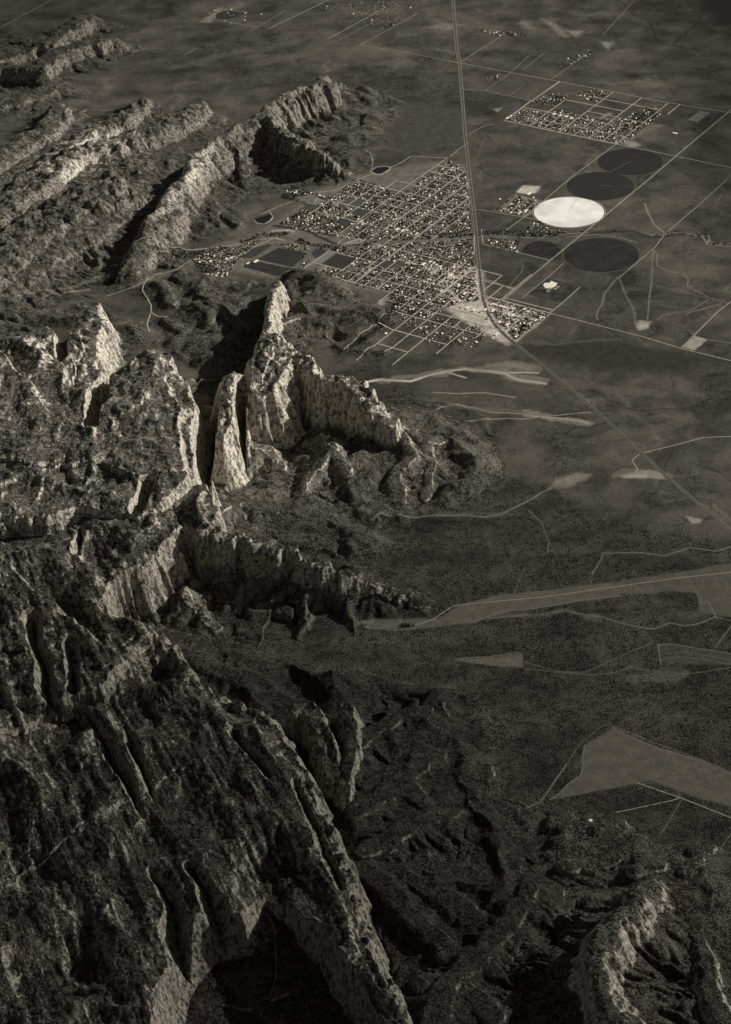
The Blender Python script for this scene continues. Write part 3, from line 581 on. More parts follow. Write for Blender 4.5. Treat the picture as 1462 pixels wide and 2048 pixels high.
# ================================================================== things standing on the ground
AL = .957976
def PQ(p, q_):
    return p * math.cos(AL) - q_ * math.sin(AL), p * math.sin(AL) + q_ * math.cos(AL) - CAMH * st / ct
def toPQ(x, y):
    X_, Y_ = P(x, y); Y_ = Y_ + CAMH * st / ct
    return X_ * math.cos(AL) + Y_ * math.sin(AL), -X_ * math.sin(AL) + Y_ * math.cos(AL)
us_i = np.arange(NX); ys_i = np.arange(NY)
def ZH(x, y):
    x = np.atleast_1d(np.asarray(x, float)); y = np.atleast_1d(np.asarray(y, float))
    r = np.clip(np.interp(y, ys, ys_i), 0, NY - 1.001); w_ = np.interp(y, ys, wid)
    c = np.clip(np.interp(x / w_, us, us_i), 0, NX - 1.001)
    ri = r.astype(int); ci = c.astype(int); fr = r - ri; fc = c - ci
    return H2[ri, ci] * (1 - fr) * (1 - fc) + H2[ri + 1, ci] * fr * (1 - fc) + H2[ri, ci + 1] * (1 - fr) * fc + H2[ri + 1, ci + 1] * fr * fc
def simple_mat(name, a, rough=.9, nscale=None, namp=.25, tint=TINT):
    m, t, b = newmat(name); b.inputs['Roughness'].default_value = rough; b.inputs['Specular IOR Level'].default_value = .15
    if nscale:
        g = t.nodes.new('ShaderNodeNewGeometry'); mp = t.nodes.new('ShaderNodeVectorMath'); mp.operation = 'SCALE'; mp.inputs['Scale'].default_value = 1 / nscale
        n = t.nodes.new('ShaderNodeTexNoise'); n.inputs['Scale'].default_value = 1; n.inputs['Detail'].default_value = 5; n.inputs['Roughness'].default_value = .65
        r = t.nodes.new('ShaderNodeMapRange'); r.inputs[1].default_value = .25; r.inputs[2].default_value = .75; r.inputs[3].default_value = a * (1 - namp); r.inputs[4].default_value = a * (1 + namp)
        v = t.nodes.new('ShaderNodeVectorMath'); v.operation = 'SCALE'; v.inputs[0].default_value = tint
        t.links.new(g.outputs['Position'], mp.inputs[0]); t.links.new(mp.outputs[0], n.inputs['Vector']); t.links.new(n.outputs['Fac'], r.inputs[0]); t.links.new(r.outputs[0], v.inputs['Scale']); t.links.new(v.outputs[0], b.inputs['Base Color'])
    else: b.inputs['Base Color'].default_value = (a * tint[0], a * tint[1], a * tint[2], 1)
    return m
M_ASPH = simple_mat('worn_asphalt', .06, .9, 60, .3); M_VERGE = simple_mat('mown_verge', .125, .95, 70, .4); M_DIRT = simple_mat('graded_dirt', .27, .95, 50, .35)
M_ST = simple_mat('dusty_street', .36, .95, 80, .4)
def strip(name, pts, width, mat, off=1.2, label=None, cat='road', raw=False, stepm=22):
    a = np.array([p if raw else P(*p) for p in pts], float)
    seg = np.hypot(*np.diff(a, axis=0).T); cum = np.concatenate([[0], np.cumsum(seg)]); n = max(2, int(cum[-1] / stepm) + 1)
    s_ = np.linspace(0, cum[-1], n); c = np.stack([np.interp(s_, cum, a[:, 0]), np.interp(s_, cum, a[:, 1])], 1)
    if len(pts) > 2 and not raw:
        for _ in range(2): c[1:-1] = (c[:-2] + 2 * c[1:-1] + c[2:]) / 4
    t = np.gradient(c, axis=0); t /= np.hypot(t[:, 0], t[:, 1])[:, None] + 1e-9; nn = np.stack([-t[:, 1], t[:, 0]], 1)
    hw = np.broadcast_to(width, (n,))[:, None] * .5 if np.isscalar(width) else np.interp(s_, cum, width)[:, None] * .5
    Lp, Rp = c + nn * hw, c - nn * hw
    z = np.maximum(np.maximum(ZH(Lp[:, 0], Lp[:, 1]), ZH(Rp[:, 0], Rp[:, 1])), ZH(c[:, 0], c[:, 1])) + off
    V = np.empty((2 * n, 3)); V[0::2, :2] = Lp; V[1::2, :2] = Rp; V[0::2, 2] = z; V[1::2, 2] = z
    i = np.arange(n - 1) * 2; Fq = np.stack([i, i + 1, i + 3, i + 2], 1)[:, ::-1]
    return mesh_obj(name, V, Fq, mat, label=label, cat=cat, kind='structure')
HW = [(903,-60),(908,30),(914,100),(919,126),(925,200),(931,280),(938,340),(945,400),(950,440),(957,520),(962,570),(967,600),(975,625),(990,650),(1015,675),(1040,695),(1090,735),(1150,785),(1213,840),(1270,895),(1330,950),(1400,1010),(1462,1062),(1580,1160)]
strip('highway_verge', HW, 36, M_VERGE, 1.3, 'pale mown verge on both sides of the highway')
strip('highway', HW, 12, M_ASPH, 2.2, 'straight two lane highway crossing the plain and bending past the town')
def shift(pts, dx): return [(x + dx, y) for x, y in pts]
strip('frontage_track', shift(HW[:12], -3.0), 4, M_DIRT, 2.0); strip('frontage_track', shift(HW[:12], 3.0), 4, M_DIRT, 2.0)
# section roads on the open range
for pts, wd in (([(919,126),(1119,163.4),(1226.8,183.8),(1328.7,204.6),(1456.3,225),(1560,243)], 13), ([(721,91),(800,103),(919,126)], 9), (Z3((285,368),(560,430),(865,490),(1175,552),(1462,612)), 13),
                ([(1500,192),(1456,225),(1351.7,312.2),(1296.5,360),(1181,455),(1100,521.5),(1003,604)], 15), ([(1121,163.4),(1044,215),(1010,241)], 14), ([(1232,288),(1144,353.7),(1092,398),(1046,436),(1003.8,467)], 12),
                (Z2((1285,290),(1175,388),(1010,520)), 10), (Z2((1395,447),(1280,550),(1195,620),(970,810)), 14), ([(1100,627),(1280,672),(1362,697),(1480,726),(1600,756)], 14), (Z2((755,160),(960,210),(1190,268)), 12),
                (Z4((1440,-5),(1270,150),(1060,330),(1000,410),(780,595)), 10), (Z3((0,60),(48,68)), 10), ([(1000,74),(919,126)], 9), ([(1270,0),(1205,70)], 6), ([(537,58),(657,0),(720,-30)], 14), ([(430,40),(515,54)], 10), ([(655,79),(768,16)], 13), ([(721,90),(835,27)], 10), ([(500,62),(570,22)], 7), ([(668,86),(760,36)], 6),
                (Z3((380,100),(500,10)), 6), (Z3((525,155),(700,30)), 7), (Z3((180,215),(300,130),(410,30)), 6), (Z3((48,200),(180,213),(310,240),(420,262)), 9), (Z3((310,240),(390,175)), 5), (Z3((420,262),(375,300)), 10),
                (Z4((1465,735),(1380,800),(1235,945),(1165,1015)), 14), (Z6((1470,545),(1350,550),(1220,585),(1110,612)), 11), (Z6((1095,618),(1065,640),(1090,680),(1075,702)), 11),
                (Z7((1500,186),(1250,212),(1000,247),(700,290),(590,300),(400,318),(350,325),(270,378),(200,400)), 8), (Z8((1000,255),(1240,203),(1260,193)), 8), (Z8((1085,135),(1260,195),(1500,290)), 9), (Z3((90,440),(180,395),(230,385)), 10), (Z3((0,555),(95,480)), 12),
                (Z3((40,822),(110,828),(160,832),(440,880)), 12), (Z4((350,285),(350,320),(320,355),(190,350),(0,340)), 11), (Z3((980,1005),(880,975),(760,960),(600,975)), 9), ([(966,590),(1100,627)], 12), ([(0,55),(70,18),(120,-10)], 10)):
    strip('dirt_road', pts, wd, M_DIRT, 1.6)
for pts, wd in ((Z5((-120,690),(60,640),(150,600),(220,550),(330,530),(400,480),(500,420),(540,400)), 10), (Z5((-100,520),(0,492),(200,440),(420,390),(600,372),(700,360),(820,330),(960,312),(1040,330)), 12),
                ([(296,560),(288,572),(285,585),(296,600),(303,612),(302,625),(316,634),(334,640)], 12), ([(302,625),(294,650),(300,665)], 12), (Z5((1040,330),(980,310),(860,360),(780,400),(580,545)), 11),
                (Z1((0,500),(60,470),(130,440),(300,380),(380,350),(460,340),(520,330),(600,290),(650,268),(740,228),(800,235),(860,205),(865,185),(940,150),(1000,110)), 11), (Z1((1000,110),(1250,120)), 9) , (Z1((60,470),(85,510),(60,545),(0,555)), 10),
                (Z1((285,540),(300,500),(345,485),(370,520),(360,550),(300,545)), 9), (Z1((300,560),(270,590),(180,610)), 12), (Z1((1360,380),(1385,300),(1370,270)), 10), (Z1((1385,520),(1380,470),(1395,400)), 8), (Z1((1075,630),(1200,640),(1420,615)), 10), (Z2((690,90),(695,210),(665,270),(670,350),(690,400)), 11), (Z2((740,60),(750,150),(755,160)), 8), (Z2((750,400),(800,400),(950,465)), 9),
                (Z2((245,350),(240,375),(260,385)), 12), (Z1((510,720),(530,670),(600,640),(760,640)), 10), (Z2((10,400),(110,530)), 0.1)):
    if wd > 1: strip('town_road', pts, wd, M_ST, 1.5)
# ---- street grid, in metres along the two survey directions
QL = [(15190,20860,21450),(15050,20860,21600),(14930,21190,21850),(14790,20900,22060),(14595,20530,22900),(14400,20600,22720),(14205,20900,22660),(14000,20560,22420),(13785,19640,22060),(13600,20930,21700),
      (14457,19629,20135),(14265,19629,19826),(14066,19629,20540),(13860,19629,20540),(13656,19629,20420),(13490,19629,20420),(13316,19400,20500),(13045,18330,20330),(12842,18250,20500),(12662,18500,20330),(12475,18350,20530),(12210,18750,20700),(12030,19199,20030),(11830,19500,20030),(12343,19300,20330)]
PL = [(19300,11950,13081),(19480,11830,13272),(19640,11830,14064),(19830,13045,14453),(20030,11620,13860),(20150,13860,14457),(20330,12210,13656),(20530,12475,14700),(18960,12210,13045),(18640,12475,12842),
      (20915,13600,15190),(21235,13600,15190),(21445,13700,15190),(21610,13700,14930),(21828,13790,15190),(22061,13790,14790),(22300,13900,14595),(22480,14000,14595),(22660,14205,14590),
      (20100,11620,12210),(19860,11620,12210)]
NQ = [(14546,24217,24690),(14190,24217,25157),(13990,24217,24690),(13765,24190,25681),(13560,24190,24730),(13356,24190,25660),(13165,24190,24720),(12976,24190,25640),(14560,24686,25681),(12826,25300,25661)]
NP = [(24210,12976,14546),(24450,12976,14400),(24700,12976,14560),(24950,12976,13765),(25160,13356,14190),(25400,12976,13900)]
for q_, a, b in QL + NQ: strip('street', [PQ(a, q_), PQ(b, q_)], 13 if q_ != 13785 else 17, M_ST, 1.8, raw=True)
for p_, a, b in PL + NP: strip('street', [PQ(p_, a), PQ(p_, b)], 16, M_ST, 1.9, raw=True)
# ---- fields, ponds: sheets that follow the ground
def sheet(name, poly, mat, label, cat, off=1.0, kind=None, raw=False, group=None, step=26):
    a = np.array([p if raw else P(*p) for p in poly], float)
    c = a.mean(0); pts = []
    n = len(a); ring = []
    for i in range(n):
        p0, p1 = a[i], a[(i + 1) % n]; k = max(1, int(np.hypot(*(p1 - p0)) / 30))
        for j in range(k): ring.append(p0 + (p1 - p0) * j / k)
    ring = np.array(ring); nr = max(2, int(np.hypot(*(ring - c).T).max() / step)); V = [np.append(c, 0)]
    for r in range(1, nr + 1):
        for p in c + (ring - c) * r / nr: V.append(np.append(p, 0))
    V = np.array(V); V[:, 2] = ZH(V[:, 0], V[:, 1]) + off; m_ = len(ring)
    bm_f = []
    for r in range(1, nr):
        b0 = 1 + (r - 1) * m_; b1 = b0 + m_; i = np.arange(m_); j = (i + 1) % m_
        bm_f.append(np.stack([b0 + i, b1 + i, b1 + j, b0 + j], 1))
    i = np.arange(m_); j = (i + 1) % m_
    tri = np.stack([np.zeros(m_, int), 1 + i, 1 + j, 1 + j], 1)
    me = bpy.data.meshes.new(name)
    me.from_pydata(V.tolist(), [], [list(map(int, f[:3])) for f in tri] + [list(map(int, f)) for f in (np.concatenate(bm_f) if bm_f else [])]); me.update(); me.materials.append(mat)
    for f in me.polygons: f.use_smooth = True
    o = bpy.data.objects.new(name, me); C.objects.link(o)
    for k_, v in (('label', label), ('category', cat), ('kind', kind), ('group', group)):
        if v: o[k_] = v
    return o
def pivot_mat(name, a, rings=.0, blotch=.1, centre=None, bscale=160):
    m, t, b = newmat(name); N = t.nodes.new; Lk = t.links.new; b.inputs['Roughness'].default_value = .95; b.inputs['Specular IOR Level'].default_value = .1
    g = N('ShaderNodeNewGeometry'); s_ = N('ShaderNodeVectorMath'); s_.operation = 'SCALE'; s_.inputs['Scale'].default_value = 1 / bscale; n = N('ShaderNodeTexNoise'); n.inputs['Scale'].default_value = 1; n.inputs['Detail'].default_value = 7
    Lk(g.outputs['Position'], s_.inputs[0]); Lk(s_.outputs[0], n.inputs['Vector'])
    r = N('ShaderNodeMapRange'); r.inputs[1].default_value = .3; r.inputs[2].default_value = .7; r.inputs[3].default_value = a * (1 - blotch); r.inputs[4].default_value = a * (1 + blotch); Lk(n.outputs['Fac'], r.inputs[0]); val = r.outputs[0]
    if rings:
        d = N('ShaderNodeVectorMath'); d.operation = 'DISTANCE'; Lk(g.outputs['Position'], d.inputs[0]); d.inputs[1].default_value = centre
        sn = N('ShaderNodeMath'); sn.operation = 'MULTIPLY'; Lk(d.outputs['Value'], sn.inputs[0]); sn.inputs[1].default_value = 2 * math.pi / 44; s3 = N('ShaderNodeMath'); s3.operation = 'SINE'; Lk(sn.outputs[0], s3.inputs[0])
        m2 = N('ShaderNodeMath'); m2.operation = 'MULTIPLY_ADD'; Lk(s3.outputs[0], m2.inputs[0]); m2.inputs[1].default_value = rings; m2.inputs[2].default_value = 1; m3 = N('ShaderNodeMath'); m3.operation = 'MULTIPLY'; Lk(m2.outputs[0], m3.inputs[0]); Lk(val, m3.inputs[1]); val = m3.outputs[0]
    v = N('ShaderNodeVectorMath'); v.operation = 'SCALE'; v.inputs[0].default_value = (1, .965, .87); Lk(val, v.inputs['Scale']); Lk(v.outputs[0], b.inputs['Base Color']); return m
def circle(cx, cy, wpx, mat_a, label, rings=0, blotch=.15, ring_a=None, bscale=160):
    X_, Y_ = P(cx, cy); e = P(cx + wpx / 2, cy); w2 = P(cx - wpx / 2, cy); r = (e[0] - w2[0]) / 2
    # centre as surveyed
    pol = [(X_ + r * math.cos(t), Y_ + r * math.sin(t)) for t in np.linspace(0, 2 * math.pi, 72, endpoint=False)]
    big = [(X_ + (r + 16) * math.cos(t), Y_ + (r + 16) * math.sin(t)) for t in np.linspace(0, 2 * math.pi, 72, endpoint=False)]
    if ring_a: strip('field_margin', big + big[:1], 9, simple_mat('field_margin', ring_a, nscale=60), 1.2, raw=True, cat='track')
    o = sheet('circular_field', pol, pivot_mat('crop', mat_a, rings, blotch, (X_, Y_, 0), bscale), label, 'field', 2.0, raw=True, group='centre pivot fields beside the section road')
    # the irrigation boom: a long truss on wheeled towers
    return o, X_, Y_, r
def boom(X_, Y_, r, ang, label):
    V = []; Fq = []
    def box(cx, cy, cz, lx, ly, lz, yaw=0):
        b0 = len(V); c_, s_ = math.cos(yaw), math.sin(yaw)
        for dx in (-1, 1):
            for dy in (-1, 1):
                for dz in (0, 1): V.append((cx + c_ * dx * lx / 2 - s_ * dy * ly / 2, cy + s_ * dx * lx / 2 + c_ * dy * ly / 2, cz + dz * lz))
        for f in ((0, 1, 3, 2), (4, 6, 7, 5), (0, 4, 5, 1), (2, 3, 7, 6), (0, 2, 6, 4), (1, 5, 7, 3)): Fq.append([b0 + k for k in f])
    z0 = float(ZH(X_, Y_)[0]) + 2; ca, sa = math.cos(ang), math.sin(ang)
    e = bpy.data.objects.new('irrigation_boom', None); C.objects.link(e); e.location = (X_, Y_, z0); e['label'] = label; e['category'] = 'irrigation boom'; e['group'] = 'booms on the circular fields'
    box(ca * r / 2, sa * r / 2, 3.6, r, 1.0, .9, ang); mesh_obj('pipe', V, Fq, simple_mat('galvanised', .4, .5), smooth=False, parent=e)
    for k in range(1, 9):
        V, Fq = [], []; d = r * k / 8.2
        for sgn in (-1, 1): box(ca * d - sa * sgn * 2, sa * d + ca * sgn * 2, 0, .8, .8, 3.6, ang)
        box(ca * d, sa * d, 0.1, 1.0, 5, .9, ang)
        mesh_obj('wheel_tower', V, Fq, bpy.data.materials['galvanised'], smooth=False, parent=e)
for args, ang in (((1138, 424.3, 142, .78, 'pale cream circular field, the only bright one', .03, .22, .30, 260), None), ((1200.5, 372.2, 135, .026, 'dark circular field touching the top edge of the pale one', 0, .12, .10), -.25),
             ((1261, 323.4, 131.5, .024, 'dark circular field farthest from the creek, below the northern houses', 0, .12, .09), 3.9), ((1203, 509.3, 151, .024, 'large dark circular field on the near side of the creek', 0, .35, .10, 200), None)):
    o_, X_, Y_, r_ = circle(*args)
    if ang is not None: boom(X_, Y_, r_, ang, 'thin irrigation boom across ' + ('the dark field above the pale one' if ang < 0 else 'the dark field nearest the northern houses'))
    if args[3] > .5: boom(X_, Y_, r_, 1.2, 'thin irrigation boom across the pale circular field')
X_, Y_ = P(454, 30); sheet('circular_field', [(X_ + 165 * math.cos(t), Y_ + 165 * math.sin(t)) for t in np.linspace(0, 6.2832, 48, endpoint=False)], pivot_mat('far_crop', .03), 'small dark circular field far off near the top edge', 'field', 2, raw=True)
for poly, a, lab, bl in (([(1042,505),(1050,492),(1064,485),(1080,482),(1100,484),(1115,491),(1121,500),(1119,508),(1108,517),(1075,512)], .022, 'blotchy dark half round field left of the large dark circle', .5),
             ([(515,518),(558,495),(616,506),(585,534)], .032, 'largest dark field in the town below the canyon mouth', .2), ([(486,533),(505,521),(583,537),(556,552)], .03, 'dark field at the foot of the hills, below the largest town field', .25),
             ([(642,529),(673,507),(717,519),(684,540)], .036, 'dark square field with a pale strip on its left', .1), ([(624,527),(657,503),(672,506.5),(641,528.6)], .17, 'pale strip of stubble beside the dark square field', .1),
             ([(622,505),(640,496),(655,502),(632,517)], .04, 'small dark field above the pale strip', .2), ([(749,531),(770,521),(800,524),(782,537)], .05, 'dark schoolyard field ringed by buildings in the middle of town', .2),
             ([(698,427),(716,417),(743,422),(725,433)], .05, 'dark block without houses in the north of the town', .3), ([(673,411),(699,396),(731,402),(708,419)], .075, 'grey empty block left of the dark one in the north', .3),
             ([(600,418),(618,407),(640,413),(622,424)], .06, 'grey empty block near the small pond at the hill foot', .3), ([(670,443),(682,436),(708,444),(694,455)], .045, 'dark lot with a few sheds on the creek side', .3), ([(478,516),(505,497),(536,488),(546,490),(505,516)], .045, 'long dark field at the western edge of town', .3),
             ([(946,470),(1003,466),(1022,462),(1000,440),(962,436)], .055, 'dark cropland between the highway and the packing sheds', .3),
             ([(1402,262),(1440,225),(1458,229),(1425,250)], .035, 'dark strip field in the corner of the section roads', .2), ([(1375,240),(1400,222),(1420,226),(1395,245)], .13, 'tan strip field beside the dark one at the section corner', .2)):
    sheet('field', poly, pivot_mat('field_soil', a, blotch=bl, bscale=70), lab, 'field', 1.3)
def pqpoly(*p): return [PQ(a, b) for a, b in p]
sheet('treatment_field', pqpoly((20289,11623),(20700,11623),(20700,12035),(20289,12035)), pivot_mat('lagoon_soil', .04, blotch=.6, bscale=90), 'dark square plot east of town with white salt patch', 'field', 1.3, raw=True)
sheet('salt_patch', Z2((1150,435),(1160,420),(1195,418),(1205,405),(1225,415),(1245,420),(1235,440),(1215,450),(1195,465),(1175,465)), simple_mat('salt', .75, nscale=15, namp=.12), 'white salt patch inside the dark square plot', 'salt patch', 2.4, step=10)
for k, (x, y) in enumerate(((1232,457),(1250,445))): sheet('pond', [(Z2((x,y))[0][0] + 3.2 * math.cos(t), Z2((x,y))[0][1] + 1.8 * math.sin(t)) for t in np.linspace(0, 6.28, 14, endpoint=False)], simple_mat('dry_silt', .3), None, 'pond', 2.3, kind='structure')
M_WATER = simple_mat('pond_water', .012, .2)
sheet('pond', Z1((740,208),(772,185),(850,180),(862,190),(810,222),(780,224)), M_WATER, 'dark rectangular pond at the foot of the bright ridge', 'pond', 2.2, kind='structure')
strip('pond_bank', Z1((736,212),(770,181),(852,175),(868,190),(812,230),(770,232),(736,212)), 12, M_ST, 1.6)
sheet('pond', [(507,438),(515,446),(528,447),(540,440),(545,434),(538,428),(524,434)], M_WATER, 'dark pond at the western end of the town streets', 'pond', 2.2, kind='structure')
strip('pond_bank', [(507,438),(514,447),(528,449),(541,443),(547,434)], 12, M_ST, 1.6)
sheet('cemetery', Z1((245,410),(330,370),(445,405),(370,440)), simple_mat('gravel', .2, nscale=20), 'pale ground of the hatched lot west of the town blocks', 'lot', 1.2)
for k in range(9):
    t = (k + .5) / 9; a = np.array(Z1((245,410))[0]); b = np.array(Z1((330,370))[0]); c_ = np.array(Z1((370,440))[0]); d_ = np.array(Z1((445,405))[0])
    strip('lot_row', [tuple(a + (c_ - a) * t), tuple(b + (d_ - b) * t)], 7, M_ASPH, 1.9, cat='path')

# ---- houses
rnd = random.Random(11)
def house_mesh(name, lx, ly, hw_, hr, roof, wall, flat=False, wing=False):
    V, Fc, Mi = [], [], []
    def gable(cx, cy, lx, ly, z1, hr):
        b0 = len(V); e = .8
        V.extend([(cx - lx/2, cy - ly/2, -2), (cx + lx/2, cy - ly/2, -2), (cx + lx/2, cy + ly/2, -2), (cx - lx/2, cy + ly/2, -2), (cx - lx/2, cy - ly/2, z1), (cx + lx/2, cy - ly/2, z1), (cx + lx/2, cy + ly/2, z1), (cx - lx/2, cy + ly/2, z1)])
        for f in ((0, 1, 5, 4), (1, 2, 6, 5), (2, 3, 7, 6), (3, 0, 4, 7)): Fc.append([b0 + k for k in f]); Mi.append(0)
        b1 = len(V)
        V.extend([(cx - lx/2 - e, cy - ly/2 - e, z1 + .02), (cx + lx/2 + e, cy - ly/2 - e, z1 + .02), (cx + lx/2 + e, cy + ly/2 + e, z1 + .02), (cx - lx/2 - e, cy + ly/2 + e, z1 + .02), (cx - lx/2 - e, cy, z1 + hr), (cx + lx/2 + e, cy, z1 + hr)])
        for f in ((0, 1, 5, 4), (2, 3, 4, 5), (0, 4, 3), (1, 2, 5), (3, 2, 1, 0)): Fc.append([b1 + k for k in f]); Mi.append(1)
    gable(0, 0, lx, ly, hw_, hr)
    if wing: gable(lx * .28, ly * .62, ly * .7, ly * .8, hw_ - .4, hr * .7)
    me = bpy.data.meshes.new(name); me.from_pydata(V, [], Fc); me.update(); me.materials.append(wall); me.materials.append(roof)
    me.polygons.foreach_set('material_index', Mi); return me, np.array(V), Fc, Mi
W1 = simple_mat('pale_stucco', .45); W2 = simple_mat('brick_wall', .16)
ROOF = {'white': simple_mat('white_metal_roof', .8, .6), 'pale grey': simple_mat('pale_grey_roof', .5, .7), 'tan': simple_mat('tan_shingle', .26), 'dark': simple_mat('dark_shingle', .06)}
KINDS = []
for rn, wl in (('white', W1), ('pale grey', W1), ('tan', W2), ('dark', W2)):
    for sz, (lx, ly, hw_, hr, wing) in (('small', (15, 10, 4, 3, False)), ('large', (25, 14, 6, 4.5, True))):
        KINDS.append((rn, sz) + house_mesh('house', lx, ly, hw_, hr, ROOF[rn], wl, wing=wing))
NOGO = [np.array([P(*p) for p in poly] + [P(*poly[0])]) for poly in ([(515,518),(558,495),(616,506),(585,534)], [(486,533),(505,521),(583,537),(556,552)], [(624,527),(657,503),(717,519),(684,540)], [(749,531),(770,521),(800,524),(782,537)], [(698,427),(716,417),(743,422),(725,433)], [(673,411),(699,396),(731,402),(708,419)], [(600,418),(618,407),(640,413),(622,424)], [(670,443),(682,436),(708,444),(694,455)], [(594,403),(619,391),(654,402),(631,412)], [(478,516),(505,497),(536,488),(546,490),(505,516)], [(1042,505),(1050,492),(1080,482),(1121,500),(1108,517)], [(622,505),(640,496),(655,502),(632,517)])]
hwpts = np.array([P(*p) + (0,) for p in HW]); crk = np.array([P(*p) + (0,) for p in CREEK])
def in_poly(x, y, L): return inside(x, y, [(a, b, 0) for a, b in L])
def scatter(poly, dens, seed, creek_gap=45, mind=24):
    """points inside a polygon on the photo's ground, density per hectare"""
    L = [P(*p) for p in poly]; L = np.array(L + L[:1]); r = np.random.default_rng(seed)
    lo, hi = L.min(0), L.max(0); n = int((hi - lo).prod() / 1e4 * dens)
    x = r.uniform(lo[0], hi[0], n); y = r.uniform(lo[1], hi[1], n); k = in_poly(x, y, L)
    for g in NOGO: k &= ~in_poly(x, y, g)
    x, y = x[k], y[k]
    k = (poly_dist(x, y, hwpts)[0] > 48) & (poly_dist(x, y, crk)[0] > creek_gap) & (ZH(x, y) < 26)
    return x[k], y[k]
ZONES = [('the northern town grid', [(556,450),(610,415),(600,385),(660,395),(715,358),(770,375),(800,385),(850,350),(895,320),(930,338),(943,395),(948,462),(838,470),(770,478),(690,478),(600,460)], 7.5),
         ('the blocks south of the creek', [(660,500),(760,490),(850,484),(950,478),(957,540),(900,545),(850,565),(780,585),(720,572),(655,553),(600,545),(640,540),(720,520)], 8.0),
         ('the south end of town', [(780,585),(850,565),(900,545),(957,545),(965,600),(900,612),(850,640),(790,618)], 8.5),
         ('the blocks right of the highway bend', [(975,600),(1003,601),(1100,627),(1020,688),(985,650)], 5.0),
         ('the western neighbourhood at the canyon mouth', [(375,508),(440,492),(520,480),(500,500),(470,530),(455,556),(430,566),(400,545)], 5.5),
         ('the creekside lots by the dark town fields', [(545,485),(580,488),(625,495),(600,505),(620,520),(600,545),(560,548),(590,530),(610,510)], 5.5),
         ('the scattered lots south of the street grid', [(800,615),(860,640),(900,635),(980,655),(950,700),(860,690),(800,650)], .8),
         ('the farmyard left of the pale circle', [(990,420),(1030,390),(1088,405),(1050,433)], 7),
         ('the farms along the creek by the pale circle', [(1075,440),(1110,458),(1150,462),(1090,470),(1045,466)], 3),
         ('the lots by the creek right of the highway', [(970,475),(1040,482),(1035,505),(975,490)], 5),
         ('the small subdivision under the bright ridge', [(560,395),(580,372),(610,380),(590,398)], 4),
         ('the far northern settlement', [(1012,240),(1048,218),(1100,228),(1120,220),(1180,235),(1230,240),(1300,215),(1330,222),(1250,285),(1230,287),(1115,263)], 5.5),
         ('the far northern settlement', [(1060,205),(1110,185),(1140,195),(1110,215)], 4.5), ('the far northern settlement', [(1150,190),(1180,177),(1220,185),(1190,205)], 4.5), ('the far northern settlement', [(1245,250),(1290,215),(1330,212),(1262,280)], 3.5),
         ('the farms near the top edge', [(640,15),(700,0),(830,5),(830,35),(760,60),(700,30)], .16), ('the farms near the top edge', [(960,60),(1040,65),(1060,75),(990,72)], 1.0), ('the farms near the top edge', [(1130,120),(1180,100),(1190,110),(1140,130)], 1.2), ('the farms near the top edge', [(965,155),(1000,148),(990,160)], 2), ('the farms near the top edge', [(410,20),(560,15),(520,50),(430,45)], .10),
         ('the sheds by the dark square plot', [(1085,580),(1100,575),(1105,585),(1090,590)], 9), ('the small farm in the canyon mouth', [(795,1250),(815,1246),(828,1252),(805,1257)], 12)]
allq = np.array([q_[0] for q_ in QL + NQ]); allp = np.array([p_[0] for p_ in PL + NP])
HX, HY, HZN, occ = [], [], [], {}
for zi, (zn, poly, dens) in enumerate(ZONES):
    x, y = scatter(poly, dens * 7.0, 500 + zi); n0 = len(HX); lim = None
    for a, b in zip(x, y):
        b2 = b + CAMH * st / ct; p_ = a * math.cos(AL) + b2 * math.sin(AL); q_ = -a * math.sin(AL) + b2 * math.cos(AL)
        if np.abs(allq - q_).min() < 17 or np.abs(allp - p_).min() < 15: continue
        if dens > 2 and min(np.abs(allq - q_).min(), np.abs(allp - p_).min()) > 70: continue
        key = (int(a // 22), int(b // 22))
        if any((key[0] + i, key[1] + j) in occ and (occ[(key[0] + i, key[1] + j)][0] - a) ** 2 + (occ[(key[0] + i, key[1] + j)][1] - b) ** 2 < 19 ** 2 for i in (-1, 0, 1) for j in (-1, 0, 1)): continue
        occ[key] = (a, b); HX.append(a); HY.append(b); HZN.append(zn)
HX, HY = np.array(HX), np.array(HY); HZ = ZH(HX, HY)
print('houses', len(HX))
order = np.argsort(HY)
hk = np.random.default_rng(3).choice(len(KINDS), len(HX), p=[.13, .08, .15, .08, .2, .07, .21, .08])
stuffV, stuffF, stuffM = [], [], []
where = {'the northern town grid': 'in the northern town grid', }
for rank, i in enumerate(order):
    rn, sz, me, V, Fc, Mi = KINDS[hk[i]]; yaw = AL + (math.pi / 2) * rnd.choice((0, 1, 0, 1, 2, 3)) + rnd.uniform(-.04, .04)
    if rank < 290:
        o = bpy.data.objects.new('house', me); C.objects.link(o); o.location = (HX[i], HY[i], HZ[i]); o.rotation_euler = (0, 0, yaw)
        o['label'] = f"{sz} {rn}-roofed house in {HZN[i]}"; o['category'] = 'house'; o['group'] = f"{sz} {rn}-roofed houses in {HZN[i]}"
    else:
        c_, s_ = math.cos(yaw), math.sin(yaw); b0 = sum(len(v) for v in stuffV) if not stuffV else stuffN
        stuffV.append(np.stack([V[:, 0] * c_ - V[:, 1] * s_ + HX[i], V[:, 0] * s_ + V[:, 1] * c_ + HY[i], V[:, 2] + HZ[i]], 1))
        mo = {'white': (0, 2), 'pale grey': (0, 3), 'tan': (1, 4), 'dark': (1, 5)}[rn]
        for f, mi in zip(Fc, Mi): stuffF.append([b0 + k for k in f]); stuffM.append(mo[mi])
        stuffN = b0 + len(V)
me = bpy.data.meshes.new('houses'); me.from_pydata(np.concatenate(stuffV).tolist(), [], stuffF); me.update()
for m_ in (W1, W2, ROOF['white'], ROOF['pale grey'], ROOF['tan'], ROOF['dark']): me.materials.append(m_)
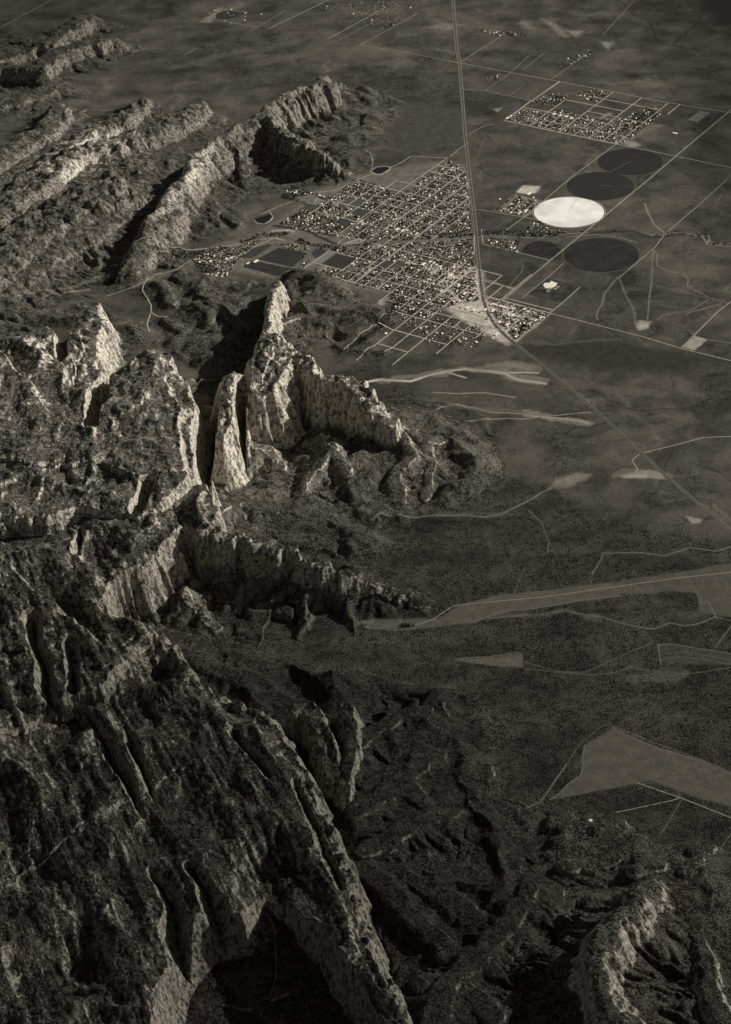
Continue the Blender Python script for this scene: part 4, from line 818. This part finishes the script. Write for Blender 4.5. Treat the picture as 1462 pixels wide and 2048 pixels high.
me.polygons.foreach_set('material_index', stuffM); o = bpy.data.objects.new('houses', me); C.objects.link(o); o['kind'] = 'stuff'; o['label'] = 'hundreds of tiny houses filling the farther town blocks'; o['category'] = 'houses'
# ---- large sheds and stores
def shed(x, y, lx, ly, h, roofm, label, cat='warehouse', yaw=AL, hr=2.5):
    X_, Y_ = P(x, y); z = float(ZH(X_, Y_)[0])
    e = bpy.data.objects.new('warehouse', None); C.objects.link(e); e.location = (X_, Y_, z); e.rotation_euler = (0, 0, yaw); e['label'] = label; e['category'] = cat; e['group'] = 'large sheds of the town'
    V = [(sx * lx/2, sy * ly/2, zz) for zz in (-2, h) for sx, sy in ((-1,-1),(1,-1),(1,1),(-1,1))]
    w_ = mesh_obj('wall', V, [(0,1,5,4),(1,2,6,5),(2,3,7,6),(3,0,4,7)], W1, smooth=False, parent=e)
    V = [(-lx/2-1, -ly/2-1, h+.05), (lx/2+1, -ly/2-1, h+.05), (lx/2+1, ly/2+1, h+.05), (-lx/2-1, ly/2+1, h+.05), (-lx/2-1, 0, h+hr), (lx/2+1, 0, h+hr)]
    me = bpy.data.meshes.new('roof'); me.from_pydata(V, [], [(0,1,5,4),(2,3,4,5),(0,4,3),(1,2,5),(3,2,1,0)]); me.update(); me.materials.append(roofm); r = bpy.data.objects.new('roof', me); C.objects.link(r); r.parent = e
    V = [(sx * 3 + lx * .2, -ly/2 - .12, zz) for zz in (0, h * .7) for sx in (-1, 1)]; mesh_obj('door', V, [(0,1,3,2)], ROOF['dark'], smooth=False, parent=e)
SH = [(355,295,70,35,'white','big white store at a street corner south of the schoolyard'),(400,280,45,25,'white','white shed right of the big white store'),(425,288,50,24,'pale grey','grey shed just beyond the big white store'),(440,300,35,20,'white','short white shed behind the two near the big store'),
 (535,370,75,40,'white','long white shed on the bright bare yard'),(520,385,45,18,'pale grey','narrow grey shed on the bright bare yard'),(500,320,40,20,'tan','tan shed between the big store and the bare yard'),(470,312,40,22,'white','white shed uphill of the tan one'),(630,490,60,30,'white','white store beside the highway above the bend'),
 (665,525,50,22,'white','white shed below the store near the bend'),(610,575,60,24,'pale grey','grey shed left of the bright commercial yards'),(690,600,55,25,'white','white shed on the bright yard left of the highway'),(735,612,40,20,'tan','tan shed at the bright yard near the highway'),(830,565,85,26,'white','long white warehouse right of the highway, uphill one'),
 (885,580,95,28,'white','longest white warehouse right of the highway'),(820,605,70,28,'white','white warehouse touching the highway bend'),(765,598,55,24,'white','white building squeezed left of the highway bend'),(920,622,60,30,'pale grey','grey warehouse on the wide pale yard'),(950,635,50,26,'white','white warehouse on the wide pale yard'),(895,635,40,22,'tan','tan shed on the wide pale yard'),
 (912,698,55,34,'white','square white building near the foot of the town'),(860,680,50,24,'white','white shed just right of the curving highway'),(840,760,55,26,'white','white building alone left of the highway below town'),(968,777,50,24,'white','white building in the last corner of town'),(815,785,45,14,'pale grey','low grey shed at the lower edge of town'),
 (1025,595,45,24,'white','white shed in the right hand blocks, upper row'),(1050,612,30,16,'white','little white shed under the upper row'),(1100,670,40,22,'white','white shed by the right edge street'),(1135,650,42,20,'white','rightmost white shed of the town'),(1060,690,45,20,'pale grey','grey shed in the lowest right block'),(1010,650,35,18,'tan','tan shed in the right hand blocks'),(1045,700,30,15,'white','small white shed beside the lowest grey one'),
 (180,65,60,30,'white','white school wing above the creek, left one'),(215,72,60,22,'white','white school wing above the creek, middle one'),(245,68,55,28,'pale grey','grey school wing above the creek, right one'),(105,757,30,22,'white','round white shed alone in the lower fields'),(958,190,35,22,'white','white shed in the creek lots right of the highway'),(698,412,24,14,'white','white shed just off the highway'),(160,275,35,18,'white','white building beside the schoolyard field'),(125,268,45,14,'pale grey','long grey building beside the schoolyard field'),
 (782,655,40,24,'tan','tan building in the inside of the highway bend'),(645,585,45,25,'white','white shed behind the bright yard'),(480,330,45,20,'tan','tan shed below the sawmill row'),(590,440,40,20,'white','white shed amid the upper commercial blocks')]
for x, y, lx, ly, rf, lab in SH:
    a, b = Z2((x, y))[0]; shed(a, b, lx, ly, 7, ROOF[rf], lab, yaw=AL + (0 if lx < 80 else -math.pi / 2))
for x, y, lx, ly, lab in ((1015,237,60,28,'white shed at the corner of the far northern settlement'),(1022,233,60,24,'white shed behind the corner shed of the northern settlement'),(1108,229,60,30,'white school block in the far northern settlement'),(1120,232,50,26,'second white school block of the northern settlement'),(1133,234,60,30,'third white school block of the northern settlement'),(1142,237,60,26,'last white school block of the northern settlement'),
        (512,523,70,35,'white school hall beside the western dark field'),(496,527,50,20,'white annex left of the western school hall'),(624,438,35,20,'white hall inside the looped drive by the creek'),(660,421,35,18,'white house-sized hall in the empty northern blocks'),(1350,267,30,60,'long white hangar on the range at the upper right'),(1000,399,26,20,'white barn at the highway farm'),(1058,388,70,35,'white packing shed above the farmyard'),(1052,422,60,30,'white barn in the farmyard left of the pale circle'),(1040,425,50,24,'white barn left in the farmyard'),(1022,426,40,20,'white barn at the lower left of the farmyard'),
        (1067,396,30,16,'small white barn right of the packing shed'),(421,523,40,26,'white building in the western neighbourhood'),(463,516,40,22,'white building beside the western school yard')):
    shed(x, y, lx, ly, 7, ROOF['white'], lab)
# round water tank on the dark hills
X_, Y_ = P(1181, 1634, 95); z = float(ZH(X_, Y_)[0]); tk = bpy.data.objects.new('water_tank', None); C.objects.link(tk); tk.location = (X_, Y_, z); tk['label'] = 'round white water tank on top of the dark hills'; tk['category'] = 'water tank'
R0, n = 13, 32; V = [(R0 * math.cos(2 * math.pi * k / n), R0 * math.sin(2 * math.pi * k / n), zz) for zz in (-6, 9) for k in range(n)]
mesh_obj('wall', V, [(k, (k + 1) % n, n + (k + 1) % n, n + k) for k in range(n)], W1, parent=tk)
me = bpy.data.meshes.new('roof'); V = [((R0 + .4) * math.cos(2 * math.pi * k / n), (R0 + .4) * math.sin(2 * math.pi * k / n), 9.02) for k in range(n)] + [(0, 0, 11.5)]; me.from_pydata(V, [], [(k, (k + 1) % n, n) for k in range(n)]); me.update(); me.materials.append(ROOF['white']); r = bpy.data.objects.new('roof', me); C.objects.link(r); r.parent = tk

# ---- trees
M_LEAF = simple_mat('tree_leaves', .024, nscale=9, namp=.6); M_BARK = simple_mat('bark', .08); M_JUN = simple_mat('juniper_foliage', .022, nscale=11, namp=.6)
def tree_mesh(seed, hgt=11, rad=5.5, leaves=70):
    r = np.random.default_rng(seed); V, Fc, Mi = [], [], []
    for k in range(5):
        a = 2 * math.pi * k / 5; V += [(.45 * math.cos(a), .45 * math.sin(a), -1), (.15 * math.cos(a), .15 * math.sin(a), hgt * .6)]
    for k in range(5): Fc.append([2 * k, 2 * ((k + 1) % 5), 2 * ((k + 1) % 5) + 1, 2 * k + 1]); Mi.append(1)
    for k in range(leaves):
        d = r.normal(size=3); d /= np.linalg.norm(d); rr = r.uniform(.45, 1) ** .6
        c = d * rr * np.array([rad, rad, hgt * .42]) * (1 + .25 * math.sin(3 * d[0] + seed)) + np.array([0, 0, hgt * .6]); s_ = r.uniform(.9, 1.9)
        u = r.normal(size=3); u /= np.linalg.norm(u); v = np.cross(u, r.normal(size=3)); v /= np.linalg.norm(v); b0 = len(V)
        V += [tuple(c + u * s_), tuple(c + v * s_), tuple(c - u * s_), tuple(c - v * s_)]; Fc.append([b0, b0 + 1, b0 + 2, b0 + 3]); Mi.append(0)
    me = bpy.data.meshes.new('tree'); me.from_pydata([tuple(map(float, v)) for v in V], [], Fc); me.update(); me.materials.append(M_LEAF); me.materials.append(M_BARK); me.polygons.foreach_set('material_index', Mi)
    return me
TREES = [tree_mesh(i, h_, r_) for i, (h_, r_) in enumerate([(11, 5.5), (14, 6), (9, 5), (17, 4.5), (12, 7)])]
def clumps(name, x, y, size, mat, label, cat, seed=1, squash=.75, faces=8):
    """many small irregular crowns merged as one uncountable cover"""
    r = np.random.default_rng(seed); n = len(x); z = ZH(x, y)
    B = np.array([(1,0,0),(0,1,0),(-1,0,0),(0,-1,0),(0,0,1),(0,0,-.45)], float); T = np.array([(0,1,4),(1,2,4),(2,3,4),(3,0,4),(1,0,5),(2,1,5),(3,2,5),(0,3,5)])
    V = B[None] * (size * r.uniform(.7, 1.3, n))[:, None, None] * r.uniform(.7, 1.35, (n, 6, 1)); V[..., 2] *= squash
    a = r.uniform(0, 6.28, n); c_, s_ = np.cos(a)[:, None], np.sin(a)[:, None]; vx = V[..., 0] * c_ - V[..., 1] * s_; vy = V[..., 0] * s_ + V[..., 1] * c_
    V[..., 0] = vx + x[:, None]; V[..., 1] = vy + y[:, None]; V[..., 2] += (z + size * .35)[:, None]
    Fq = (T[None] + (np.arange(n) * 6)[:, None, None]).reshape(-1, 3)
    return mesh_obj(name, V.reshape(-1, 3), Fq, mat, n=3, label=label, cat=cat, kind='stuff', smooth=False)
TX, TY, TZN = [], [], []
for zi, (zn, poly, dens) in enumerate(ZONES):
    x, y = scatter(poly, min(dens * 9.0, 65), 900 + zi)
    m_ = fbm(x, y, 170, 3, 400) > -.2; TX.append(x[m_]); TY.append(y[m_]); TZN += [zn] * int(m_.sum())
TX = np.concatenate(TX); TY = np.concatenate(TY); ordr = np.argsort(TY); print('town trees', len(TX))
# keep the streets clear
b2 = TY + CAMH * st / ct; pp = TX * math.cos(AL) + b2 * math.sin(AL); qq = -TX * math.sin(AL) + b2 * math.cos(AL)
clear = (np.abs(allq[None] - qq[:, None]).min(1) > 10) & (np.abs(allp[None] - pp[:, None]).min(1) > 9)
ordr = [i for i in ordr if clear[i]]
KIND = ['round-crowned', 'tall broad', 'low round', 'narrow upright', 'wide spreading']
for i in ordr[:290]:
    k = rnd.randrange(5); o = bpy.data.objects.new('tree', TREES[k]); C.objects.link(o); o.location = (TX[i], TY[i], float(ZH(TX[i], TY[i])[0])); s_ = rnd.uniform(.9, 1.35); o.scale = (s_, s_, s_); o.rotation_euler = (0, 0, rnd.uniform(0, 6))
    o['label'] = f"{KIND[k]} dark tree between houses in {TZN[i]}"; o['category'] = 'tree'; o['group'] = f"{KIND[k]} trees in {TZN[i]}"
rest = np.array(ordr[290:]); r3 = np.random.default_rng(8)
clumps('town_trees', TX[rest], TY[rest], r3.uniform(4, 8, len(rest)), M_LEAF, 'dark shade trees filling the farther town blocks', 'trees', 2, 1.0)
# cottonwoods along the creek
cl = crk[3:]; seg = np.hypot(*np.diff(cl[:, :2], axis=0).T); cum = np.concatenate([[0], np.cumsum(seg)]); n = 2600; t_ = r3.uniform(0, cum[-1], n); cx = np.interp(t_, cum, cl[:, 0]); cy = np.interp(t_, cum, cl[:, 1])
off = r3.normal(0, 34, (n, 2)); cx += off[:, 0]; cy += off[:, 1] * .9; k = (fbm(cx, cy, 260, 3, 410) > -.1) & (poly_dist(cx, cy, hwpts)[0] > 30) & ((cx < P(1170, 466)[0]) | (r3.random(n) < .25))
clumps('cottonwoods', cx[k], cy[k], r3.uniform(5, 9.5, int(k.sum())), M_LEAF, 'dark belt of cottonwoods and willows along the creek through town', 'trees', 3, 1.0)
L = np.array([P(*p) for p in [(800,598),(790,620),(770,650),(735,680),(700,700)]]); t_ = r3.uniform(0, 4, 500); cx = np.interp(t_, range(5), L[:, 0]) + r3.normal(0, 30, 500); cy = np.interp(t_, range(5), L[:, 1]) + r3.normal(0, 30, 500)
clumps('wash_trees', cx, cy, r3.uniform(4, 8, 500), M_LEAF, 'dark trees filling the wash at the lower left edge of town', 'trees', 4, 1.0)
# juniper woodland on the near plain and the slopes
r4 = np.random.default_rng(21); n = 420000
u = r4.uniform(-.24, .24, n); zz = np.exp(r4.uniform(math.log(9900), math.log(19500), n)); yy = (zz - CAMH * st) / ct; xx = u * zz
ri = np.clip(np.interp(yy, ys, ys_i).round().astype(int), 0, NY - 1); ci = np.clip(np.interp(u, us, us_i).round().astype(int), 0, NX - 1)
vg = veg.reshape(NY, NX)[ri, ci]; sl_ = slope.reshape(NY, NX)[ri, ci]
dn = vg * np.where(REG.reshape(NY, NX)[ri, ci] == 1, .7, 1) * (.55 + .9 * fbm(xx, yy, 240, 4, 420)) * (.35 + .65 * (zz < 15500)) * (sl_ < 1.1)
k = r4.random(n) < np.clip(dn, 0, 1) * .8; xx, yy, zz = xx[k], yy[k], zz[k]; print('junipers', len(xx))
clumps('juniper_woodland', xx, yy, (1.5 + 3.2 * r4.random(len(xx)) ** 1.6) * (zz / 12000) ** .5, M_JUN, 'speckled juniper and scrub woodland over the near plain and slopes', 'woodland', 5, .9)
print('script', time.time() - T0)
